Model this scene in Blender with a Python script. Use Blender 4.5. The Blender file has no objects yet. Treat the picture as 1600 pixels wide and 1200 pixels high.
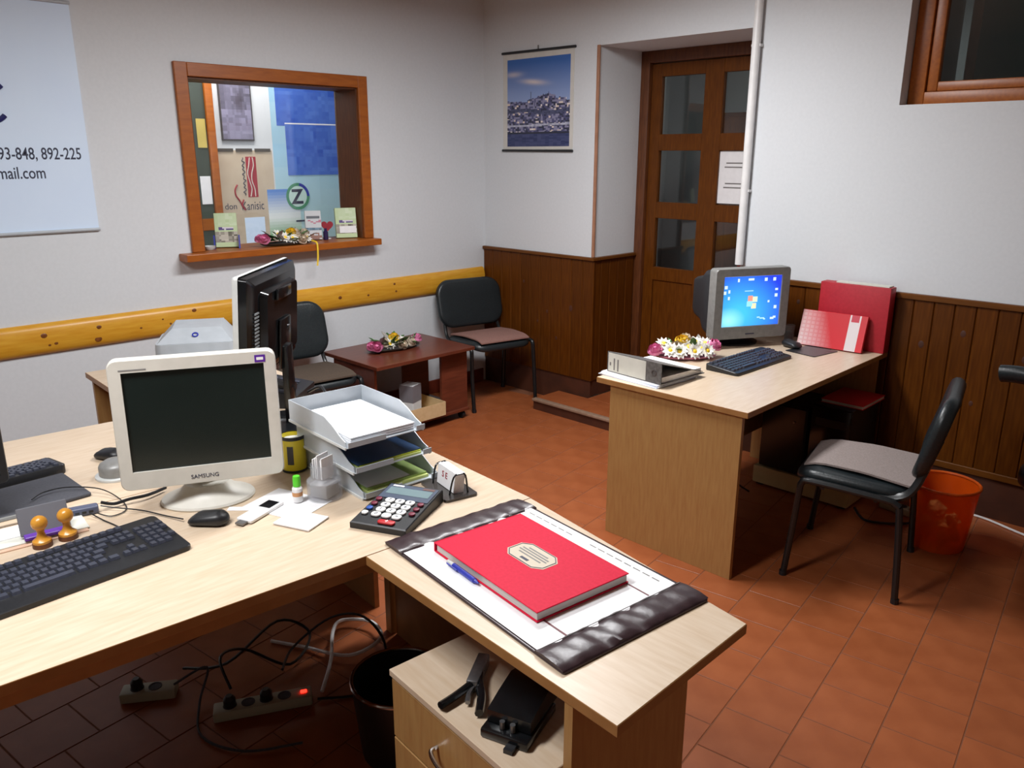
import bpy, bmesh, math, random
from mathutils import Vector, Matrix
random.seed(7)
SC = bpy.context.scene
COL = SC.collection
PI = math.pi
def rad(a): return math.radians(a)
def lin(c):
    c /= 255.0
    return c / 12.92 if c <= 0.04045 else ((c + 0.055) / 1.055) ** 2.4
def S(r, g, b): return (lin(r), lin(g), lin(b), 1.0)

# ------------------------------------------------------------------ camera, world, lights, exposure
CAM_YAW, CAM_PITCH, CAM_ROLL, FPX, CAM_H = 44.55, 15.94, 0.10, 1256.6, 1.70
cd = bpy.data.cameras.new('camera'); cam = bpy.data.objects.new('camera', cd); COL.objects.link(cam)
cd.sensor_fit = 'HORIZONTAL'; cd.sensor_width = 36.0; cd.lens = 36.0 * FPX / 1600.0; cd.clip_start = 0.05
cam.matrix_world = (Matrix.Translation((0, 0, CAM_H)) @ Matrix.Rotation(rad(CAM_YAW), 4, 'Z')
                    @ Matrix.Rotation(rad(90 - CAM_PITCH), 4, 'X') @ Matrix.Rotation(rad(CAM_ROLL), 4, 'Z'))
SC.camera = cam
w = bpy.data.worlds.new('night'); SC.world = w; w.use_nodes = True
w.node_tree.nodes['Background'].inputs[0].default_value = (0.010, 0.013, 0.012, 1)
w.node_tree.nodes['Background'].inputs[1].default_value = 1.0
def area(name, loc, sx, sy, power, col, rz=0):
    l = bpy.data.lights.new(name, 'AREA'); l.shape = 'RECTANGLE'; l.size = sx; l.size_y = sy
    l.energy = power; l.color = col
    o = bpy.data.objects.new(name, l); COL.objects.link(o); o.location = loc; o.rotation_euler = (0, 0, rz)
    return o
area('ceiling_light_middle', (-2.40, 2.45, 2.64), 0.35, 1.25, 67, (0.985, 0.99, 1.0))
area('added_fill_camera_side', (-1.75, 0.0, 2.62), 0.35, 1.25, 54, (0.985, 0.99, 1.0))  # added fill, no known lamp here; brightens the front desk
area('added_fill_corridor', (-2.6, 5.6, 2.7), 0.3, 0.6, 2.2, (0.9, 1.0, 0.92))  # added weak fill so the door panes do not go black
area('added_fill_next_room', (-5.25, 2.6, 2.75), 0.3, 1.2, 24, (1.0, 0.97, 0.93))  # added unseen light that brightens the posters behind the hatch
SC.view_settings.view_transform = 'Standard'; SC.view_settings.look = 'None'
SC.view_settings.gamma = 1.0; SC.view_settings.use_curve_mapping = False
SC.view_settings.exposure = 0.20

# ------------------------------------------------------------------ materials
MATS = {}
def node_mat(name):
    m = bpy.data.materials.new(name); m.use_nodes = True
    nt = m.node_tree; b = nt.nodes['Principled BSDF']
    return m, nt, b
def noise_mix(nt, c1, c2, scale, mapping=(1, 1, 1), detail=4, coord='Object', contrast=(0.35, 0.65), dist=0.0):
    N = nt.nodes; L = nt.links
    tc = N.new('ShaderNodeTexCoord'); mp = N.new('ShaderNodeMapping'); mp.inputs['Scale'].default_value = mapping
    nz = N.new('ShaderNodeTexNoise'); nz.inputs['Scale'].default_value = scale; nz.inputs['Detail'].default_value = detail
    nz.inputs['Distortion'].default_value = dist
    rp = N.new('ShaderNodeValToRGB'); rp.color_ramp.elements[0].position = contrast[0]; rp.color_ramp.elements[1].position = contrast[1]
    rp.color_ramp.elements[0].color = c1; rp.color_ramp.elements[1].color = c2
    L.new(tc.outputs[coord], mp.inputs[0]); L.new(mp.outputs[0], nz.inputs['Vector']); L.new(nz.outputs['Fac'], rp.inputs[0])
    return rp.outputs[0], nz
def mat(name, c, rough=0.5, metal=0.0, spec=0.5, c2=None, scale=20, mapping=(1, 1, 1), bump=0.0, rnd=0.0, contrast=(0.35, 0.65),
        dist=0.0, coat=0.0, emit=None, emit_s=0.0, alpha=1.0, trans=0.0):
    if name in MATS: return MATS[name]
    m, nt, b = node_mat(name); L = nt.links
    b.inputs['Roughness'].default_value = rough; b.inputs['Metallic'].default_value = metal
    b.inputs['Specular IOR Level'].default_value = spec; b.inputs['Coat Weight'].default_value = coat
    b.inputs['Transmission Weight'].default_value = trans
    out, nz = noise_mix(nt, c, c2 if c2 else tuple(min(1, x * 1.06) for x in c[:3]) + (1,), scale, mapping, contrast=contrast, dist=dist)
    if rnd:
        oi = nt.nodes.new('ShaderNodeObjectInfo'); hs = nt.nodes.new('ShaderNodeHueSaturation'); mr = nt.nodes.new('ShaderNodeMapRange')
        mr.inputs['To Min'].default_value = 1 - rnd; mr.inputs['To Max'].default_value = 1 + rnd
        L.new(oi.outputs['Random'], mr.inputs[0]); L.new(mr.outputs[0], hs.inputs['Value']); L.new(out, hs.inputs['Color']); out = hs.outputs[0]
    L.new(out, b.inputs['Base Color'])
    if bump:
        bp = nt.nodes.new('ShaderNodeBump'); bp.inputs['Strength'].default_value = bump; bp.inputs['Distance'].default_value = 0.002
        L.new(nz.outputs['Fac'], bp.inputs['Height']); L.new(bp.outputs[0], b.inputs['Normal'])
    if emit:
        b.inputs['Emission Color'].default_value = emit; b.inputs['Emission Strength'].default_value = emit_s
    MATS[name] = m
    return m
def vcol_mat(name, rough=0.5, emit=0.0, coat=0.0):
    if name in MATS: return MATS[name]
    m, nt, b = node_mat(name)
    a = nt.nodes.new('ShaderNodeVertexColor'); a.layer_name = 'Col'
    b.inputs['Roughness'].default_value = rough; b.inputs['Coat Weight'].default_value = coat
    if emit:
        b.inputs['Base Color'].default_value = (0.01, 0.01, 0.012, 1)
        nt.links.new(a.outputs[0], b.inputs['Emission Color']); b.inputs['Emission Strength'].default_value = emit
    else: nt.links.new(a.outputs[0], b.inputs['Base Color'])
    MATS[name] = m
    return m
def glass_mat(name, tint=(1, 1, 1, 1), rough=0.02, base=0.06):
    if name in MATS: return MATS[name]
    m = bpy.data.materials.new(name); m.use_nodes = True; nt = m.node_tree; nt.nodes.clear()
    o = nt.nodes.new('ShaderNodeOutputMaterial'); mx = nt.nodes.new('ShaderNodeMixShader'); t = nt.nodes.new('ShaderNodeBsdfTransparent')
    g = nt.nodes.new('ShaderNodeBsdfGlossy'); fr = nt.nodes.new('ShaderNodeFresnel'); fr.inputs[0].default_value = 1.45
    ns = nt.nodes.new('ShaderNodeTexNoise'); ns.inputs['Scale'].default_value = 3
    mr = nt.nodes.new('ShaderNodeMapRange'); mr.inputs['To Min'].default_value = rough; mr.inputs['To Max'].default_value = rough * 1.3
    nt.links.new(ns.outputs['Fac'], mr.inputs[0]); nt.links.new(mr.outputs[0], g.inputs['Roughness'])
    t.inputs[0].default_value = tint
    nt.links.new(fr.outputs[0], mx.inputs[0]); nt.links.new(t.outputs[0], mx.inputs[1]); nt.links.new(g.outputs[0], mx.inputs[2]); nt.links.new(mx.outputs[0], o.inputs[0])
    MATS[name] = m
    return m

M_WALL = mat('cream_plaster', S(211, 215, 219), 0.85, c2=S(214, 218, 222), scale=60, bump=0.12)
M_WALLDIM = mat('pale_brown_wall', S(150, 142, 132), 0.7, c2=S(158, 150, 140), scale=5)
M_CEIL = mat('ceiling_paint', S(176, 160, 138), 0.9)
M_GROUT = mat('grout', S(122, 74, 48), 0.9)
M_TILE = mat('terracotta', S(146, 78, 42), 0.42, spec=0.35, c2=S(158, 88, 50), scale=9, rnd=0.05, bump=0.15)
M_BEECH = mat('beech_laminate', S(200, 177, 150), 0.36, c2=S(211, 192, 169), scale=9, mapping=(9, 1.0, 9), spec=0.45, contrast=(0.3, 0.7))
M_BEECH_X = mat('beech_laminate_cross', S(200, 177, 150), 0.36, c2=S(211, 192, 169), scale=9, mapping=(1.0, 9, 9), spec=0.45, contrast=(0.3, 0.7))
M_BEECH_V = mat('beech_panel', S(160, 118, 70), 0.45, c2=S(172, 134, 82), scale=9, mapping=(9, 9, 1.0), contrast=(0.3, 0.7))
M_EDGE = mat('beech_edge_band', S(150, 106, 60), 0.45, c2=S(162, 118, 70), scale=14)
M_PINE = mat('varnished_pine', S(206, 144, 36), 0.34, c2=S(218, 164, 54), scale=7, mapping=(10, 1.2, 10), contrast=(0.3, 0.7), spec=0.5)
M_KNOT = mat('pine_knot', S(104, 56, 22), 0.4, c2=S(130, 76, 34), scale=60)
M_FRAME = mat('orange_window_wood', S(146, 76, 18), 0.38, c2=S(166, 92, 26), scale=8, mapping=(8, 1.4, 8), contrast=(0.3, 0.7))
M_DOOR = mat('brown_door_wood', S(84, 43, 6), 0.4, spec=0.25, c2=S(104, 57, 11), scale=8, mapping=(9, 9, 1.2), contrast=(0.3, 0.7))
M_DARKWOOD = mat('dark_brown_wood', S(84, 44, 18), 0.5, c2=S(104, 58, 26), scale=8, mapping=(9, 9, 1.2))
M_PLANK = mat('stained_planks', S(78, 38, 4), 0.42, spec=0.2, c2=S(98, 53, 8), scale=7, mapping=(11, 11, 0.9), rnd=0.12, contrast=(0.3, 0.72), bump=0.15)
M_CAP = mat('wainscot_cap_wood', S(92, 52, 14), 0.42, spec=0.25, c2=S(106, 62, 20), scale=8, mapping=(1, 9, 9))
M_PLINTH = mat('dark_plinth', S(64, 32, 18), 0.6, c2=S(78, 40, 22), scale=9)
M_REDSKIRT = mat('red_brown_skirting', S(112, 44, 28), 0.45, c2=S(124, 52, 34), scale=12)
M_MAHOG = mat('mahogany', S(92, 44, 30), 0.3, c2=S(112, 56, 38), scale=6, mapping=(8, 1, 8), contrast=(0.3, 0.7))
M_BLACK = mat('black_plastic', S(24, 25, 28), 0.42, c2=S(30, 31, 35), scale=120)
M_BLACKG = mat('glossy_black', S(14, 16, 18), 0.18, c2=S(18, 20, 23), scale=40)
M_BLACKM = mat('black_steel_tube', S(20, 22, 24), 0.35, c2=S(26, 28, 30), scale=60)
M_LEATHER = mat('black_vinyl', S(25, 31, 34), 0.36, c2=S(32, 40, 43), scale=140, bump=0.3)
M_KEY = mat('keycap', S(52, 55, 66), 0.4, c2=S(60, 63, 76), scale=90)
M_DKGREY = mat('dark_grey_rubber', S(64, 65, 72), 0.8, c2=S(72, 73, 80), scale=150)
M_BEIGE = mat('ivory_plastic', S(206, 203, 194), 0.4, c2=S(212, 209, 200), scale=30)
M_LGREY = mat('light_grey_plastic', S(196, 198, 196), 0.4, c2=S(204, 206, 204), scale=30)
M_PRN = mat('printer_grey', S(166, 172, 178), .45, c2=S(172, 178, 184), scale=20)
M_SILVER = mat('silver_plastic', S(128, 128, 126), 0.38, c2=S(138, 138, 136), scale=50, metal=0.1)
M_WHITE = mat('white_paper', S(236, 236, 238), 0.75, c2=S(242, 242, 244), scale=30)
M_WHITEP = mat('white_plastic', S(226, 226, 226), 0.4, c2=S(234, 234, 234), scale=20)
M_CHROME = mat('chrome', S(200, 200, 200), 0.16, metal=1.0, c2=S(210, 210, 210), scale=10)
M_STEEL = mat('dull_steel', S(120, 120, 122), 0.35, metal=0.8, c2=S(134, 134, 136), scale=50)
M_RED = mat('red_cover', S(200, 24, 56), 0.55, spec=0.12, c2=S(208, 30, 62), scale=120, bump=0.1)
M_REDD = mat('red_board', S(168, 24, 40), 0.5, c2=S(178, 30, 46), scale=60)
M_REDB = mat('bright_red_card', S(206, 34, 44), 0.4, c2=S(214, 42, 52), scale=40)
M_BROWNL = mat('dark_brown_leather', S(48, 34, 38), 0.34, c2=S(58, 42, 46), scale=40, bump=0.5, contrast=(0.3, 0.7))
M_ORANGE = mat('orange_plastic', S(222, 92, 16), 0.35, c2=S(230, 100, 22), scale=20, trans=0.35)
def translucent(name, c, fac, tint=(1.0, .62, .35, 1)):
    m, nt, b = node_mat(name); o = nt.nodes['Material Output']; b.inputs['Base Color'].default_value = c; b.inputs['Roughness'].default_value = .35
    out, _ = noise_mix(nt, c, tuple(x*.92 for x in c[:3]) + (1,), 8); nt.links.new(out, b.inputs['Base Color'])
    t = nt.nodes.new('ShaderNodeBsdfTransparent'); t.inputs[0].default_value = tint; mx = nt.nodes.new('ShaderNodeMixShader'); mx.inputs[0].default_value = fac
    nt.links.new(b.outputs[0], mx.inputs[1]); nt.links.new(t.outputs[0], mx.inputs[2]); nt.links.new(mx.outputs[0], o.inputs[0]); return m
M_ORANGET = translucent('orange_translucent_plastic', S(228, 92, 12), .42)
M_GREYMAT = mat('grey_felt', S(138, 126, 122), 0.95, c2=S(152, 140, 136), scale=160, bump=0.3)
M_BROWNMAT = mat('brown_felt', S(132, 96, 88), 0.95, c2=S(148, 110, 100), scale=160, bump=0.3)
M_OLIVEMAT = mat('dark_taupe_felt', S(74, 62, 52), 0.95, c2=S(86, 72, 60), scale=160, bump=0.3)
M_CARD = mat('cardboard', S(206, 176, 130), 0.7, c2=S(214, 186, 142), scale=30)
M_BLUE = mat('royal_blue', S(34, 44, 150), 0.4, c2=S(42, 54, 164), scale=20)
M_NAVY = mat('navy_print', S(24, 30, 92), 0.5, c2=S(28, 34, 100), scale=20)
M_INK = mat('dark_ink', S(44, 48, 70), 0.6, c2=S(50, 54, 76), scale=20)
M_GREYINK = mat('grey_print', S(120, 118, 116), 0.6, c2=S(130, 128, 126), scale=20)
M_REDINK = mat('red_print', S(150, 30, 46), 0.6, c2=S(160, 38, 54), scale=20)
M_GREEN = mat('leaf_green', S(44, 84, 34), 0.6, c2=S(66, 112, 50), scale=30)
M_LIME = mat('lime_green', S(84, 200, 40), 0.4, c2=S(96, 210, 52), scale=20)
M_PINK = mat('pink_petal', S(220, 120, 168), 0.6, c2=S(236, 150, 190), scale=60)
M_WPETAL = mat('white_petal', S(232, 230, 222), 0.65, c2=S(242, 240, 236), scale=60)
M_YELLOW = mat('yellow_petal', S(236, 196, 40), 0.55, c2=S(244, 210, 64), scale=50)
M_YELP = mat('yellow_print', S(216, 196, 30), 0.35, c2=S(224, 204, 42), scale=20)
M_PGREEN = mat('pale_green_paper', S(196, 210, 120), 0.6, c2=S(208, 220, 140), scale=20)
M_DBLUE = mat('dark_blue_folder', S(28, 58, 96), 0.35, c2=S(36, 68, 108), scale=20)
M_TRAYBLUE = mat('tray_grey', S(176, 183, 190), 0.35, c2=S(184, 191, 198), scale=12)
M_LAVENDER = mat('poster_sheet', S(212, 230, 253), 0.5, c2=S(215, 233, 254), scale=3)
M_STAMPW = mat('stamp_wood', S(196, 134, 42), 0.28, c2=S(210, 150, 58), scale=12, mapping=(6, 6, 1))
M_PURPLE = mat('purple_plastic', S(88, 36, 150), 0.35, c2=S(96, 44, 160), scale=20)
M_LCD = mat('calculator_lcd', S(112, 132, 136), 0.2, c2=S(118, 138, 142), scale=10)
M_SCREENOFF = mat('dark_screen_glass', S(20, 30, 28), 0.22, c2=S(24, 34, 32), scale=4)
M_BINDER = mat('binder_spine_paper', S(206, 206, 196), 0.6, c2=S(214, 214, 204), scale=20)
M_DKBIND = mat('binder_marbled', S(84, 82, 80), 0.5, c2=S(108, 106, 104), scale=60)
M_CREAM = mat('cream_board', S(176, 158, 112), 0.6, c2=S(186, 168, 122), scale=14)
M_COPPER = mat('brown_corner_strip', S(158, 112, 86), 0.45, c2=S(168, 122, 96), scale=20)
M_STONE = mat('grey_nosing', S(140, 112, 92), 0.6, c2=S(152, 124, 104), scale=30)
M_GLASS = glass_mat('window_glass')
M_PLASTICCLEAR = glass_mat('clear_plastic', (0.97, 0.975, 0.98, 1), 0.12)
M_SMOKE = translucent('smoky_clear_plastic', S(190, 192, 198), .74, (.98, .98, .985, 1))
M_LEDRED = mat('red_led', S(255, 20, 10), 0.4, emit=(1, 0.02, 0.01, 1), emit_s=4.0)

# ------------------------------------------------------------------ mesh helpers
def rrect(w, h, r, n=4):
    pts = []
    for cx, cy, a0 in ((w/2-r, h/2-r, 0), (-w/2+r, h/2-r, 90), (-w/2+r, -h/2+r, 180), (w/2-r, -h/2+r, 270)):
        for i in range(n + 1):
            a = rad(a0 + 90.0 * i / n); pts.append((cx + r*math.cos(a), cy + r*math.sin(a)))
    return pts
def catmull(pts, n=6):
    P = [Vector(p) for p in pts]; out = []
    for i in range(len(P) - 1):
        p0 = P[max(i-1, 0)]; p1 = P[i]; p2 = P[i+1]; p3 = P[min(i+2, len(P)-1)]
        for k in range(n):
            t = k / n
            out.append(0.5*((2*p1) + (p2-p0)*t + (2*p0-5*p1+4*p2-p3)*t*t + (3*p1-p0-3*p2+p3)*t**3))
    out.append(P[-1]); return out
class MB:
    def __init__(s): s.v = []; s.f = []
    def add(s, vs, fs, M=None):
        o = len(s.v); s.v += [tuple(M @ Vector(p)) if M else tuple(p) for p in vs]; s.f += [tuple(i + o for i in f) for f in fs]; return s
    def box(s, x0, x1, y0, y1, z0, z1, b=0.0, M=None):
        if b <= 0:
            vs = [(x0,y0,z0),(x1,y0,z0),(x1,y1,z0),(x0,y1,z0),(x0,y0,z1),(x1,y0,z1),(x1,y1,z1),(x0,y1,z1)]
            return s.add(vs, [(0,3,2,1),(4,5,6,7),(0,1,5,4),(1,2,6,5),(2,3,7,6),(3,0,4,7)], M)
        bm = bmesh.new(); bmesh.ops.create_cube(bm, size=1.0)
        for v in bm.verts: v.co = Vector(((x0+x1)/2 + v.co.x*(x1-x0), (y0+y1)/2 + v.co.y*(y1-y0), (z0+z1)/2 + v.co.z*(z1-z0)))
        bmesh.ops.bevel(bm, geom=list(bm.edges), offset=b, segments=2 if b > 0.003 else 1, profile=0.5, affect='EDGES')
        bm.verts.index_update()
        s.add([v.co[:] for v in bm.verts], [tuple(v.index for v in f.verts) for f in bm.faces], M); bm.free(); return s
    def loft(s, rings, cap=True, M=None, close=True):
        n = len(rings[0]); vs = [p for r in rings for p in r]; fs = []
        for k in range(len(rings) - 1):
            for i in range(n if close else n - 1):
                j = (i + 1) % n; fs.append((k*n+i, k*n+j, (k+1)*n+j, (k+1)*n+i))
        if cap: fs.append(tuple(reversed(range(n)))); fs.append(tuple((len(rings)-1)*n + i for i in range(n)))
        return s.add(vs, fs, M)
    def prism(s, poly, z0, z1, M=None, b=0.0):
        if b > 0:
            c = Vector((sum(p[0] for p in poly)/len(poly), sum(p[1] for p in poly)/len(poly)))
            def ins(p):
                d = (c - Vector(p[:2])); d.normalize(); return (p[0] + d.x*b*1.3, p[1] + d.y*b*1.3)
            q = [ins(p) for p in poly]
            return s.loft([[(x, y, z0) for x, y in q], [(x, y, z0+b) for x, y in poly], [(x, y, z1-b) for x, y in poly], [(x, y, z1) for x, y in q]], M=M)
        return s.loft([[(x, y, z0) for x, y in poly], [(x, y, z1) for x, y in poly]], M=M)
    def pillow(s, w, d, t, r, e=None, z0=0.0, dome=0.0, bend=None, M=None, n=5):
        """rounded slab, w (x) by d (y), thickness t, corner radius r, edge radius e"""
        e = t/2 if e is None else e; rings = []
        prof = [(e*(1-math.cos(a)), e*math.sin(a)) for a in (0, PI/6, PI/3, PI/2)]
        lo = [(e - e*math.sin(a), e*(1-math.cos(a))) for a in (0, PI/6, PI/3, PI/2)]
        lev = [(i, z) for i, z in lo] + [(e*(1-math.cos(a)), t - e + e*math.sin(a)) for a in (0, PI/6, PI/3, PI/2)]
        extra = [0.35, 0.7] if dome else []
        def ring(ins, z):
            rr = max(r - ins, 0.0008)
            out = [(x, y, z0 + z) for x, y in rrect(max(w-2*ins, 0.002), max(d-2*ins, 0.002), min(rr, w/2-ins-1e-4, d/2-ins-1e-4), n)]
            return [bend(p) for p in out] if bend else out
        rings = [ring(i, z) for i, z in lev]
        m = min(w, d)/2 - e
        for k in extra: rings.append(ring(e + m*k, t + dome*math.sin(k*PI/2)))
        return s.loft(rings, M=M)
    def cyl(s, p0, p1, r0, r1=None, n=12, cap=True, M=None):
        r1 = r0 if r1 is None else r1; p0 = Vector(p0); p1 = Vector(p1); d = (p1 - p0).normalized()
        a = d.orthogonal().normalized(); b = d.cross(a)
        rg = lambda p, r: [tuple(p + a*r*math.cos(2*PI*i/n) + b*r*math.sin(2*PI*i/n)) for i in range(n)]
        return s.loft([rg(p0, r0), rg(p1, r1)], cap=cap, M=M)
    def lathe(s, prof, n=20, c=(0, 0, 0), sx=1.0, sy=1.0, M=None, cap=True):
        rings = [[(c[0] + sx*r*math.cos(2*PI*i/n), c[1] + sy*r*math.sin(2*PI*i/n), c[2] + z) for i in range(n)] for r, z in prof]
        return s.loft(rings, cap=cap, M=M)
    def tube(s, pts, r, n=8, smooth=5, M=None, flat=1.0):
        P = catmull(pts, smooth) if smooth else [Vector(p) for p in pts]
        rings = []; up = None
        for i, p in enumerate(P):
            t = (P[min(i+1, len(P)-1)] - P[max(i-1, 0)]).normalized()
            if up is None: up = t.orthogonal().normalized()
            up = (up - t*up.dot(t)).normalized(); b = t.cross(up)
            rings.append([tuple(p + up*r*math.cos(2*PI*k/n) + b*r*flat*math.sin(2*PI*k/n)) for k in range(n)])
        return s.loft(rings, M=M)
    def ball(s, c, r, n=10, m=7, sc=(1, 1, 1), M=None):
        prof = [(max(r*math.sin(PI*k/m), r*0.02), -r*math.cos(PI*k/m)*sc[2]) for k in range(m+1)]
        return s.lathe(prof, n, c, sc[0], sc[1], M=M)
    def mesh(s, name):
        me = bpy.data.meshes.new(name); me.from_pydata(s.v, [], s.f); me.validate(); return me
    def build(s, name, m, parent=None, smooth=35, loc=None, rz=None):
        me = s.mesh(name)
        bm = bmesh.new(); bm.from_mesh(me); bmesh.ops.recalc_face_normals(bm, faces=bm.faces); bm.to_mesh(me); bm.free()
        me.materials.append(m)
        if smooth:
            for p in me.polygons: p.use_smooth = True
            me.set_sharp_from_angle(angle=rad(smooth))
        return link(name, me, parent, loc, rz)
def edged(o, m2):
    o.data.materials.append(m2)
    for p in o.data.polygons:
        if p.normal.z < .9: p.material_index = 1
    return o
def link(name, me, parent=None, loc=None, rz=None):
    o = bpy.data.objects.new(name, me); COL.objects.link(o)
    if parent: o.parent = parent
    if loc: o.location = loc
    if rz is not None: o.rotation_euler = (0, 0, rz)
    return o
def tag(o, label=None, cat=None, group=None, kind=None):
    if label: o['label'] = label
    if cat: o['category'] = cat
    if group: o['group'] = group
    if kind: o['kind'] = kind
    return o
def thing(name, label, cat, loc=(0, 0, 0), rz=0.0, group=None, kind=None):
    o = bpy.data.objects.new(name, None); COL.objects.link(o); o.empty_display_size = 0.05
    o.location = loc; o.rotation_euler = (0, 0, rad(rz)); return tag(o, label, cat, group, kind)
def box(name, m, x0, x1, y0, y1, z0, z1, parent=None, b=0.0, M=None): return MB().box(x0, x1, y0, y1, z0, z1, b, M).build(name, m, parent)
ON_LEFT = Matrix(((0, 0, 1, 0), (1, 0, 0, 0), (0, 1, 0, 0), (0, 0, 0, 1)))      # text X->+Y, Y->+Z, faces +X
ON_BACK = Matrix(((1, 0, 0, 0), (0, 0, -1, 0), (0, 1, 0, 0), (0, 0, 0, 1)))     # text X->+X, Y->+Z, faces -Y
def text(name, s, size, m, parent, M, align='LEFT', ext=0.0004, bold=0.0, sx=1.0):
    cu = bpy.data.curves.new(name, 'FONT'); cu.body = s; cu.size = size; cu.align_x = align; cu.extrude = ext; cu.offset = bold; cu.resolution_u = 3
    t = bpy.data.objects.new(name, cu); COL.objects.link(t)
    dg = bpy.context.evaluated_depsgraph_get(); me = bpy.data.meshes.new_from_object(t.evaluated_get(dg))
    bpy.data.objects.remove(t); bpy.data.curves.remove(cu)
    me.transform(M @ Matrix.Scale(sx, 4, (1, 0, 0))); me.materials.clear(); me.materials.append(m); me.name = name
    return link(name, me, parent)
def painted(name, w, h, nx, ny, fn, m, parent, M, t=0.0008):
    """flat printed sheet: quads nx by ny in local XY (0..w, 0..h), colour per cell from fn(u, v); with a back and thickness"""
    vs = []; fs = []; cols = []
    for j in range(ny):
        for i in range(nx):
            o = len(vs); x0, x1, y0, y1 = w*i/nx, w*(i+1)/nx, h*j/ny, h*(j+1)/ny
            vs += [(x0, y0, t), (x1, y0, t), (x1, y1, t), (x0, y1, t)]; fs.append((o, o+1, o+2, o+3))
            c = fn((i+.5)/nx, (j+.5)/ny); cols += list(c)*4
    o = len(vs); vs += [(0,0,0),(w,0,0),(w,h,0),(0,h,0),(0,0,t),(w,0,t),(w,h,t),(0,h,t)]
    fs += [(o,o+3,o+2,o+1),(o,o+1,o+5,o+4),(o+1,o+2,o+6,o+5),(o+2,o+3,o+7,o+6),(o+3,o,o+4,o+7)]; cols += [0.7, 0.7, 0.7, 1.0]*8
    me = bpy.data.meshes.new(name); me.from_pydata([tuple(M @ Vector(v)) for v in vs], [], fs)
    ca = me.color_attributes.new('Col', 'FLOAT_COLOR', 'POINT'); ca.data.foreach_set('color', cols); me.materials.append(m)
    return link(name, me, parent)
def copy_tree(o, loc, rz, label):
    c = o.copy(); COL.objects.link(c); c.location = loc; c.rotation_euler = (0, 0, rad(rz)); c['label'] = label
    for ch in o.children:
        d = ch.copy(); COL.objects.link(d); d.parent = c
        for g in ch.children:
            e = g.copy(); COL.objects.link(e); e.parent = d
    return c
def lerp(a, b, t): t = max(0, min(1, t)); return tuple(a[i] + (b[i]-a[i])*t for i in range(4))
def hsh(i, j, k=0):
    n = math.sin(i*127.1 + j*311.7 + k*74.7)*43758.5453; return n - math.floor(n)
def proj(x, y, z):
    v = cam.matrix_world.inverted() @ Vector((x, y, z))
    return (800 + FPX*v.x/-v.z, 600 - FPX*v.y/-v.z, -v.z) if v.z < -0.05 else (1e5, 1e5, 1)

# ================================================================== the setting
XL, YB, XR, YF, ZC = -4.42, 4.20, 1.45, -2.1, 3.0
fl = thing('floor', 'terracotta tiled floor of the office', 'floor', kind='structure')
box('floor_bed', M_GROUT, -4.42, XR, YF, 4.72, -0.06, -0.0015, fl)
# tiles: 0.21 m squares in running bond, turned 7.4 degrees from the room
ta = rad(7.4); T = 0.211; tdir = Vector((-math.sin(ta), math.cos(ta))); rdir = Vector((math.cos(ta), math.sin(ta)))
org = Vector((-1.105, 2.46)); hs_ = 0.1035
tile_me = MB().loft([[(x*hs_, y*hs_, -0.012) for x, y in ((-1,-1),(1,-1),(1,1),(-1,1))], [(x*hs_, y*hs_, -0.0010) for x, y in ((-1,-1),(1,-1),(1,1),(-1,1))],
                     [(x*(hs_-.0014), y*(hs_-.0014), 0.0) for x, y in ((-1,-1),(1,-1),(1,1),(-1,1))]]).mesh('tile'); tile_me.materials.append(M_TILE)
tiles = []
for ci in range(-20, 18):
    for ri in range(-26, 14):
        c = org + rdir*(T*(ci + .5)) + tdir*(T*(ri + .5 + (0.5 if ci % 2 else 0.0)))
        if not (-4.42 < c.x < XR and YF < c.y < 4.18): continue
        px, py, d = proj(c.x, c.y, 0)
        tiles.append((c, px, py, d))
def hid(c): return (c.y < 1.0 and c.x < -1.2) or (-2.05 < c.x < -1.95 and c.y > 2.8 and False)
vis = sorted([t for t in tiles if -90 < t[1] < 1690 and 560 < t[2] < 1300 and not hid(t[0])], key=lambda t: t[3])[:300]
vs_ = set(id(t) for t in vis)
rest = MB()
for t in tiles:
    c = t[0]
    if id(t) in vs_: link('tile', tile_me, fl, (c.x, c.y, 0), ta)
    else:
        m4 = Matrix.Translation((c.x, c.y, 0)) @ Matrix.Rotation(ta, 4, 'Z')
        rest.add([v.co for v in tile_me.vertices], [tuple(p.vertices) for p in tile_me.polygons], m4)
tag(rest.build('tile_field', M_TILE, fl, smooth=0), kind='stuff')

WY0, WY1, WZ0, WZ1 = 2.02, 3.112, 1.15, 2.10
wl = MB().box(-4.66, XL, YF, WY0, 0, ZC).box(-4.66, XL, WY1, 4.95, 0, ZC).box(-4.66, XL, WY0, WY1, 0, WZ0).box(-4.66, XL, WY0, WY1, WZ1, ZC)
tag(wl.build('wall_left', M_WALL, smooth=0), 'cream plastered wall with the poster and the hatch window', 'wall', kind='structure')
RX0, RX1, RZ1 = -3.385, -2.32, 2.35
wb = (MB().box(XL, RX0, YB, 4.95, 0, ZC).box(RX0, RX1, YB, 4.95, RZ1, ZC).box(RX1, -1.536, YB, 4.95, 0, ZC)
      .box(-1.536, -0.25, YB, 4.95, 0, 1.93).box(-1.536, -0.25, YB, 4.95, 2.85, ZC).box(-0.25, XR, YB, 4.95, 0, ZC))
tag(wb.build('wall_back', M_WALL, smooth=0), 'white plastered wall with the door recess and the calendar', 'wall', kind='structure')
tag(box('wall_right', M_WALLDIM, XR, XR+.2, YF, 4.95, 0, ZC), 'plain plastered wall outside the right edge', 'wall', kind='structure')
tag(box('wall_front', M_WALLDIM, -4.66, XR+.2, YF-.2, YF, 0, ZC), 'plain plastered wall behind the viewpoint', 'wall', kind='structure')
tag(box('ceiling', M_CEIL, -4.66, XR+.2, YF-.2, 4.95, ZC, ZC+.15), 'plain ceiling above the room', 'ceiling', kind='structure')

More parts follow.
